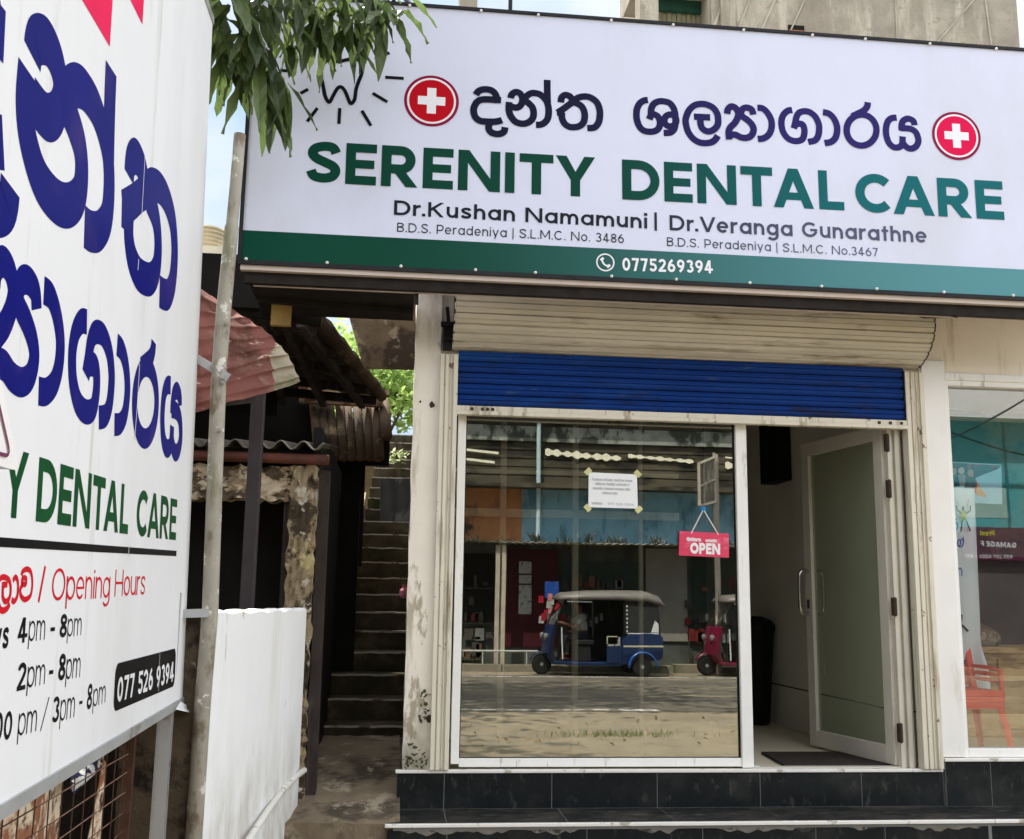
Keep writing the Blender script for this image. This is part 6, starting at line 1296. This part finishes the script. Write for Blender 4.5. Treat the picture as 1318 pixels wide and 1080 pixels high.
# ------------------------------------------------------------------ three-wheelers parked across the road
def lathe_y(mb, cx, cy, cz, prof, n=24, mi=0):
    mb.loft([[(cx + r * math.cos(2 * math.pi * k / n), cy + y, cz + r * math.sin(2 * math.pi * k / n)) for k in range(n)] for y, r in prof], mi)
M_rubber = pm('tyre_rubber', (.018, .018, .017), .85, .2, 10); M_tarp = pm('grey_canopy_vinyl', (.15, .135, .115), .42, .12, 3, .1, 20, .4); M_chrome = pm('dull_chrome', (.55, .55, .52), .25, .05, 8, metal=.9)
M_seat = pm('black_vinyl', (.02, .02, .02), .5, .2, 6); M_lamp = pm('lamp_glass', (.16, .16, .15), .1, .05, 8); M_tail = pm('red_lamp', (.4, .01, .01), .2, .05, 8)
def three_wheeler(cx, cy, paint, label, guard=None):
    z = -.572; t = thing('three_wheeler', (cx, cy, z), label, 'three-wheeler', 'three-wheelers parked across the road')
    X = lambda *p: [(cx + a, cy + b, z + c) for a, b, c in p]
    # body: floor pan, rear tub, front cowl
    m = MB(); m.loft([X((-.92, -.30, .24), (-.92, .30, .24), (-.92, .30, .30), (-.92, -.30, .30)), X((-.5, -.58, .22), (-.5, .58, .22), (-.5, .58, .29), (-.5, -.58, .29)), X((.5, -.62, .22), (.5, .62, .22), (.5, .62, .29), (.5, -.62, .29))])
    def tub(x): 
        k = {0: (.50, .24, .72), 1: (.62, .26, .84), 2: (1.0, .30, .88), 3: (1.30, .34, .86), 4: (1.36, .38, .80)}[x]; return X((k[0], -.62, k[1]), (k[0], .62, k[1]), (k[0], .655, k[1] + .2), (k[0], .64, k[2]), (k[0], -.64, k[2]), (k[0], -.655, k[1] + .2))
    m.loft([tub(i) for i in range(5)])
    def cowl(xb, zb, w): return X((xb, -w, zb), (xb - .05, -w * .6, zb), (xb - .08, 0, zb), (xb - .05, w * .6, zb), (xb, w, zb), (xb + .10, w * .98, zb), (xb + .10, -w * .98, zb))
    m.loft([cowl(-.86, .26, .34), cowl(-1.0, .45, .42), cowl(-.98, .75, .50), cowl(-.90, 1.02, .56)])
    m.loft([X((-.45, s * .62, .26), (-.30, s * .62, .26), (-.30, s * .60, .62), (-.45, s * .60, .62)) for s in (.90, 1.0)]) if False else None
    m.box(cx + .18, cx + .50, cy - .635, cy - .60, z + .28, z + .62); m.box(cx + .18, cx + .50, cy + .60, cy + .635, z + .28, z + .62)
    m.build('body', paint, t, bevel=.012)
    m = MB()
    for s in (-1, 1): m.box(cx + .53, cx + 1.36, cy + s * .652 - .006, cy + s * .652 + .006, z + .60, z + .635); m.box(cx + .18, cx + .40, cy + s * .638 - .004, cy + s * .638 + .004, z + .66, z + .82)
    m.build('side_trim', pm('trim_plate', (.45, .42, .28), .5, .2, 9), t)
    # rear mudguards
    for s in (-1, 1):
        m = MB(); rows = []
        for k in range(13):
            a = rad(-8 + 196 * k / 12); rows.append(X((.93 + .30 * math.cos(a), s * .56, .22 + .30 * math.sin(a)), (.93 + .30 * math.cos(a), s * .70, .22 + .29 * math.sin(a)), (.93 + .27 * math.cos(a), s * .71, .22 + .26 * math.sin(a))))
        m.grid(rows); m.build('mudguard', guard or paint, t, smooth=True, solid=.008)
    m = MB(); rows = []
    for k in range(9):
        a = rad(30 + 130 * k / 8); rows.append(X((-1.07 + .25 * math.cos(a), -.08, .21 + .25 * math.sin(a)), (-1.07 + .265 * math.cos(a), 0, .21 + .265 * math.sin(a)), (-1.07 + .25 * math.cos(a), .08, .21 + .25 * math.sin(a))))
    m.grid(rows); m.build('front_mudguard', paint, t, smooth=True, solid=.008)
    for (wx, wy) in ((-1.07, 0), (.93, -.60), (.93, .60)):
        m = MB(); lathe_y(m, cx + wx, cy + wy, z + .205, [(-.05, .13), (-.055, .17), (-.045, .20), (0, .208), (.045, .20), (.055, .17), (.05, .13)]); w_ = m.build('wheel', M_rubber, t, smooth=True)
        m = MB(); lathe_y(m, cx + wx, cy + wy, z + .205, [(-.052, .03), (-.044, .06), (-.03, .125), (-.052, .132), (.052, .132), (.03, .125), (.044, .06), (.052, .03)]); m.build('rim', M_chrome, w_)
    m = MB(); m.tube(X((-1.07, 0, .205), (-1.0, 0, .5), (-.9, 0, .95), (-.82, 0, 1.02)), .03, 8); m.tube(X((-.80, -.32, 1.06), (-.82, 0, 1.03), (-.80, .32, 1.06)), .016, 8); m.build('steering_fork', M_black, t)
    # windscreen frame, roof frame
    m = MB()
    for s in (-1, 1):
        m.tube(X((-.88, s * .55, 1.0), (-.66, s * .56, 1.56)), .022, 8); m.tube(X((-.10, s * .60, .80), (-.10, s * .60, 1.56)), .020, 8); m.tube(X((.55, s * .61, .80), (.55, s * .60, 1.58)), .018, 8); m.tube(X((1.30, s * .60, .84), (1.26, s * .57, 1.55)), .020, 8)
        m.tube(X((-.66, s * .57, 1.56), (1.26, s * .57, 1.57)), .018, 8); m.bar(X((-.80, s * .57, .30))[0], X((-.80, s * .57, 1.0))[0], .03, .02)
    m.tube(X((-.66, -.57, 1.56), (-.66, .57, 1.56)), .02, 8); m.tube(X((-.10, -.60, 1.0), (-.10, .60, 1.0)), .016, 8); m.build('roof_frame', M_black, t)
    m = MB(); m.add(X((-.875, -.53, 1.03), (-.875, .53, 1.03), (-.665, .53, 1.53), (-.665, -.53, 1.53)), [(0, 1, 2, 3)]); m.build('windscreen', glass('windscreen_glass', .15, (.75, .8, .78)), t)
    # canopy
    m = MB(); rings = []
    for xx, zt1, wd_, zb1 in ((-.78, 1.60, .54, 1.54), (-.70, 1.67, .60, 1.53), (-.2, 1.71, .64, 1.54), (.5, 1.735, .66, 1.55), (1.05, 1.74, .66, 1.53), (1.30, 1.66, .63, 1.46), (1.42, 1.50, .58, 1.40)):
        rings.append(X((xx, -wd_, zb1), (xx, -wd_ * 1.0, (zb1 + zt1) / 2), (xx, -wd_ * .8, zt1 - .015), (xx, 0, zt1 + .02), (xx, wd_ * .8, zt1 - .015), (xx, wd_, (zb1 + zt1) / 2), (xx, wd_, zb1)))
    m.loft(rings); m.build('canopy', M_tarp, t, smooth=True)
    m = MB()
    m.box(cx + .57, cx + 1.28, cy + .596, cy + .604, z + .86, z + 1.56); m.box(cx - .08, cx + 1.28, cy - .604, cy - .596, z + .3, z + 1.56); m.box(cx - .40, cx + .17, cy - .60, cy - .56, z + .3, z + .6)  # full-length far-side curtain is added to keep the cabin dark
    m.add(X((1.30, -.58, .86), (1.30, .58, .86), (1.27, .56, 1.52), (1.27, -.56, 1.52)), [(0, 1, 2, 3)]); m.build('side_and_added_far_curtain', pm('black_canvas', (.03, .032, .03), .7, .2, 5), t)
    m = MB(); m.box(cx - .42, cx - .08, cy - .3, cy + .3, z + .28, z + .62); m.box(cx - .42, cx - .02, cy - .33, cy + .33, z + .62, z + .72); m.build('driver_seat', M_seat, t, bevel=.02)
    m = MB(); m.box(cx + .52, cx + 1.05, cy - .56, cy + .56, z + .6, z + .74); m.hexa(X((.95, -.56, .74), (1.1, -.56, .74), (1.1, .56, .74), (.95, .56, .74), (1.06, -.54, 1.25), (1.2, -.54, 1.25), (1.2, .54, 1.25), (1.06, .54, 1.25))); m.build('rear_seat', M_seat, t, bevel=.02)
    m = MB()
    for k in range(7): m.box(cx + .60, cx + .625, cy + .604, cy + .612, z + .90 + k * .085, z + .94 + k * .085)
    m.box(cx + .62, cx + 1.28, cy + .604, cy + .612, z + .865, z + .885); m.add(X((1.12, .606, .90), (1.30, .606, .90), (1.29, .606, 1.06), (1.20, .606, 1.14)), [(0, 1, 2, 3)]); m.tube(X((-.62, .58, 1.50), (-.10, .60, 1.50)), .016, 6)
    m.tube(X((-.72, .60, .34), (-.74, .60, .98)), .014, 6); m.build('white_piping', pm('pale_piping', (.62, .62, .58), .5, .2, 20), t)
    m = MB()
    for k in range(6): m.box(cx - .34 + .1 * k, cx - .28 + .1 * k, cy - .3 + .05 * k, cy - .2 + .05 * k, z + 1.0 + .06 * (k % 3), z + 1.12 + .07 * (k % 3))
    m.build('cabin_fittings', pm('mixed_fittings', (.22, .21, .19), .6, .5, 20), t)
    for s in (-1, 1):
        m = MB(); c = X((-1.0, s * .30, .78))[0]; m.loft([[(c[0] + x, c[1] + r * math.cos(a), c[2] + r * math.sin(a)) for a in [2 * math.pi * k / 14 for k in range(14)]] for x, r in ((.05, .06), (-.03, .075), (-.06, .07), (-.075, .03))]); m.build('headlight', M_lamp, t, smooth=True)
        m = MB(); c = X((1.368, s * .5, .72))[0]; m.box(c[0] - .01, c[0] + .015, c[1] - .04, c[1] + .04, c[2] - .05, c[2] + .05); m.build('tail_light', M_tail, t)
        m = MB(); c = X((-.86, s * .66, 1.20))[0]; m.box(c[0] - .01, c[0] + .012, c[1] - .05, c[1] + .05, c[2] - .08, c[2] + .08); m.bar(c, X((-.80, s * .56, 1.15))[0], .01, .01); m.build('mirror', M_chrome, t)
    m = MB(); m.box(cx + .20, cx + .46, cy + .637, cy + .642, z + .62, z + .80); None
    m.build('number_plate', pm('plate_mottled', (.35, .34, .30), .5, .2, 9, patches=[((.03, .03, .03), 14, .5, .56, None)]), t)
    return t
wy = .11 - 16.25
M_tb = pm('blue_three_wheeler_paint', (.003, .016, .062), .25, .08, 4, .0, spec=.6); M_tr = pm('maroon_three_wheeler_paint', (.16, .006, .03), .25, .08, 4, .0, spec=.6)
three_wheeler(4.15, wy, M_tb, 'blue three-wheeler taxi with grey canopy and a seated driver across the road', pm('bright_blue_mudguard', (.008, .07, .26), .25, .05, 4, spec=.6))
three_wheeler(7.70, wy - .1, M_tr, 'maroon three-wheeler taxi parked behind the blue one across the road')
# the seated driver of the blue one
def skin_body(name, verts, edges, radii, mat, parent=None, sub=1, origin=None):
    me = bpy.data.meshes.new(name); org = world_loc(parent) if parent is not None else Vector(origin)
    me.from_pydata([Vector(v) - org for v in verts], edges, []); me.materials.append(mat)
    o = bpy.data.objects.new(name, me); COL.objects.link(o)
    if parent is not None: o.parent = parent
    else: o.location = org
    md = o.modifiers.new('skin', 'SKIN'); bpy.context.view_layer.update()
    if not me.skin_vertices: me.skin_vertices.new() if hasattr(me.skin_vertices, 'new') else None
    sv = me.skin_vertices[0].data
    for i, r in enumerate(radii): sv[i].radius = r if isinstance(r, tuple) else (r, r); sv[i].use_root = (i == 0)
    md.use_smooth_shade = True
    s = o.modifiers.new('sub', 'SUBSURF'); s.levels = sub; s.render_levels = sub; return o
def driver(cx, cy, z):
    t = thing('person', (cx, cy, z), 'driver in a pale grey shirt sitting at the handlebar of the blue three-wheeler', 'person')
    Pp = lambda p: (cx + p[0], cy + p[1], z + p[2])
    V = [(-.22, 0, .80), (-.20, 0, .95), (-.22, 0, 1.12), (-.24, 0, 1.22), (-.26, 0, 1.30), (-.27, 0, 1.38), (-.28, 0, 1.46)]; E = [(i, i + 1) for i in range(6)]; Rr = [(.15, .12), (.14, .10), (.15, .10), (.09, .08), (.055, .055), (.085, .075), (.075, .07)]
    V.append((-.36, 0, 1.385)); E.append((5, 7)); Rr.append(.02)
    for s in (-1, 1):
        b = len(V); V += [(-.24, s * .20, 1.17), (-.42, s * .28, .97), (-.66, s * .30, 1.06), (-.74, s * .30, 1.07)]; E += [(3, b), (b, b + 1), (b + 1, b + 2), (b + 2, b + 3)]; Rr += [.055, .042, .032, (.04, .02)]
        for f, (dy, L) in enumerate(((-.03, .07), (-.01, .085), (.012, .08), (.032, .06))):
            k = len(V); V += [(-.78, s * (.30 + dy), 1.085), (-.78 - L * .5, s * (.30 + dy), 1.06), (-.77 - L * .3, s * (.30 + dy), 1.03)]; E += [(b + 3, k), (k, k + 1), (k + 1, k + 2)]; Rr += [.010, .009, .008]
        k = len(V); V += [(-.73, s * .255, 1.05), (-.77, s * .25, 1.03)]; E += [(b + 3, k), (k, k + 1)]; Rr += [.011, .009]
        b = len(V); V += [(-.26, s * .10, .78), (-.62, s * .17, .77), (-.64, s * .17, .42), (-.64, s * .17, .33), (-.78, s * .18, .315)]; E += [(0, b), (b, b + 1), (b + 1, b + 2), (b + 2, b + 3), (b + 3, b + 4)]; Rr += [.09, .065, .045, .04, (.04, .025)]
    skin_body('body', [Pp(v) for v in V], E, Rr, pm('brown_skin', (.20, .10, .06), .55, .08, 20), t)
    V = [(-.22, 0, .78), (-.20, 0, .96), (-.22, 0, 1.13), (-.235, 0, 1.21)]; E = [(0, 1), (1, 2), (2, 3)]; Rr = [(.17, .135), (.165, .125), (.175, .12), (.10, .09)]
    for s in (-1, 1): b = len(V); V += [(-.24, s * .205, 1.165), (-.36, s * .265, 1.03)]; E += [(3, b), (b, b + 1)]; Rr += [.068, .064]
    skin_body('shirt', [Pp(v) for v in V], E, Rr, pm('pale_grey_shirt', (.42, .41, .37), .85, .1, 9), t)
    V = [(-.22, 0, .78)]; E = []; Rr = [(.165, .12)]
    for s in (-1, 1): b = len(V); V += [(-.27, s * .10, .78), (-.62, s * .17, .775), (-.645, s * .17, .42)]; E += [(0, b), (b, b + 1), (b + 1, b + 2)]; Rr += [.10, .078, .062]
    skin_body('trousers', [Pp(v) for v in V], E, Rr, pm('dark_trousers', (.03, .03, .04), .85, .1, 9), t)
    m = MB(); c = Pp((-.268, 0, 1.445)); rings = []
    for k in range(7):
        a = rad(-10 + 100 * k / 6); rings.append([(c[0] + .102 * math.cos(a) * math.cos(q) * 1.05 + .012, c[1] + .086 * math.cos(a) * math.sin(q), c[2] + .10 * math.sin(a)) for q in [2 * math.pi * j / 14 for j in range(14)]])
    m.loft(rings); m.build('hair', pm('black_hair', (.01, .009, .008), .6, .2, 30), t, smooth=True)
driver(4.15, wy, -.572)
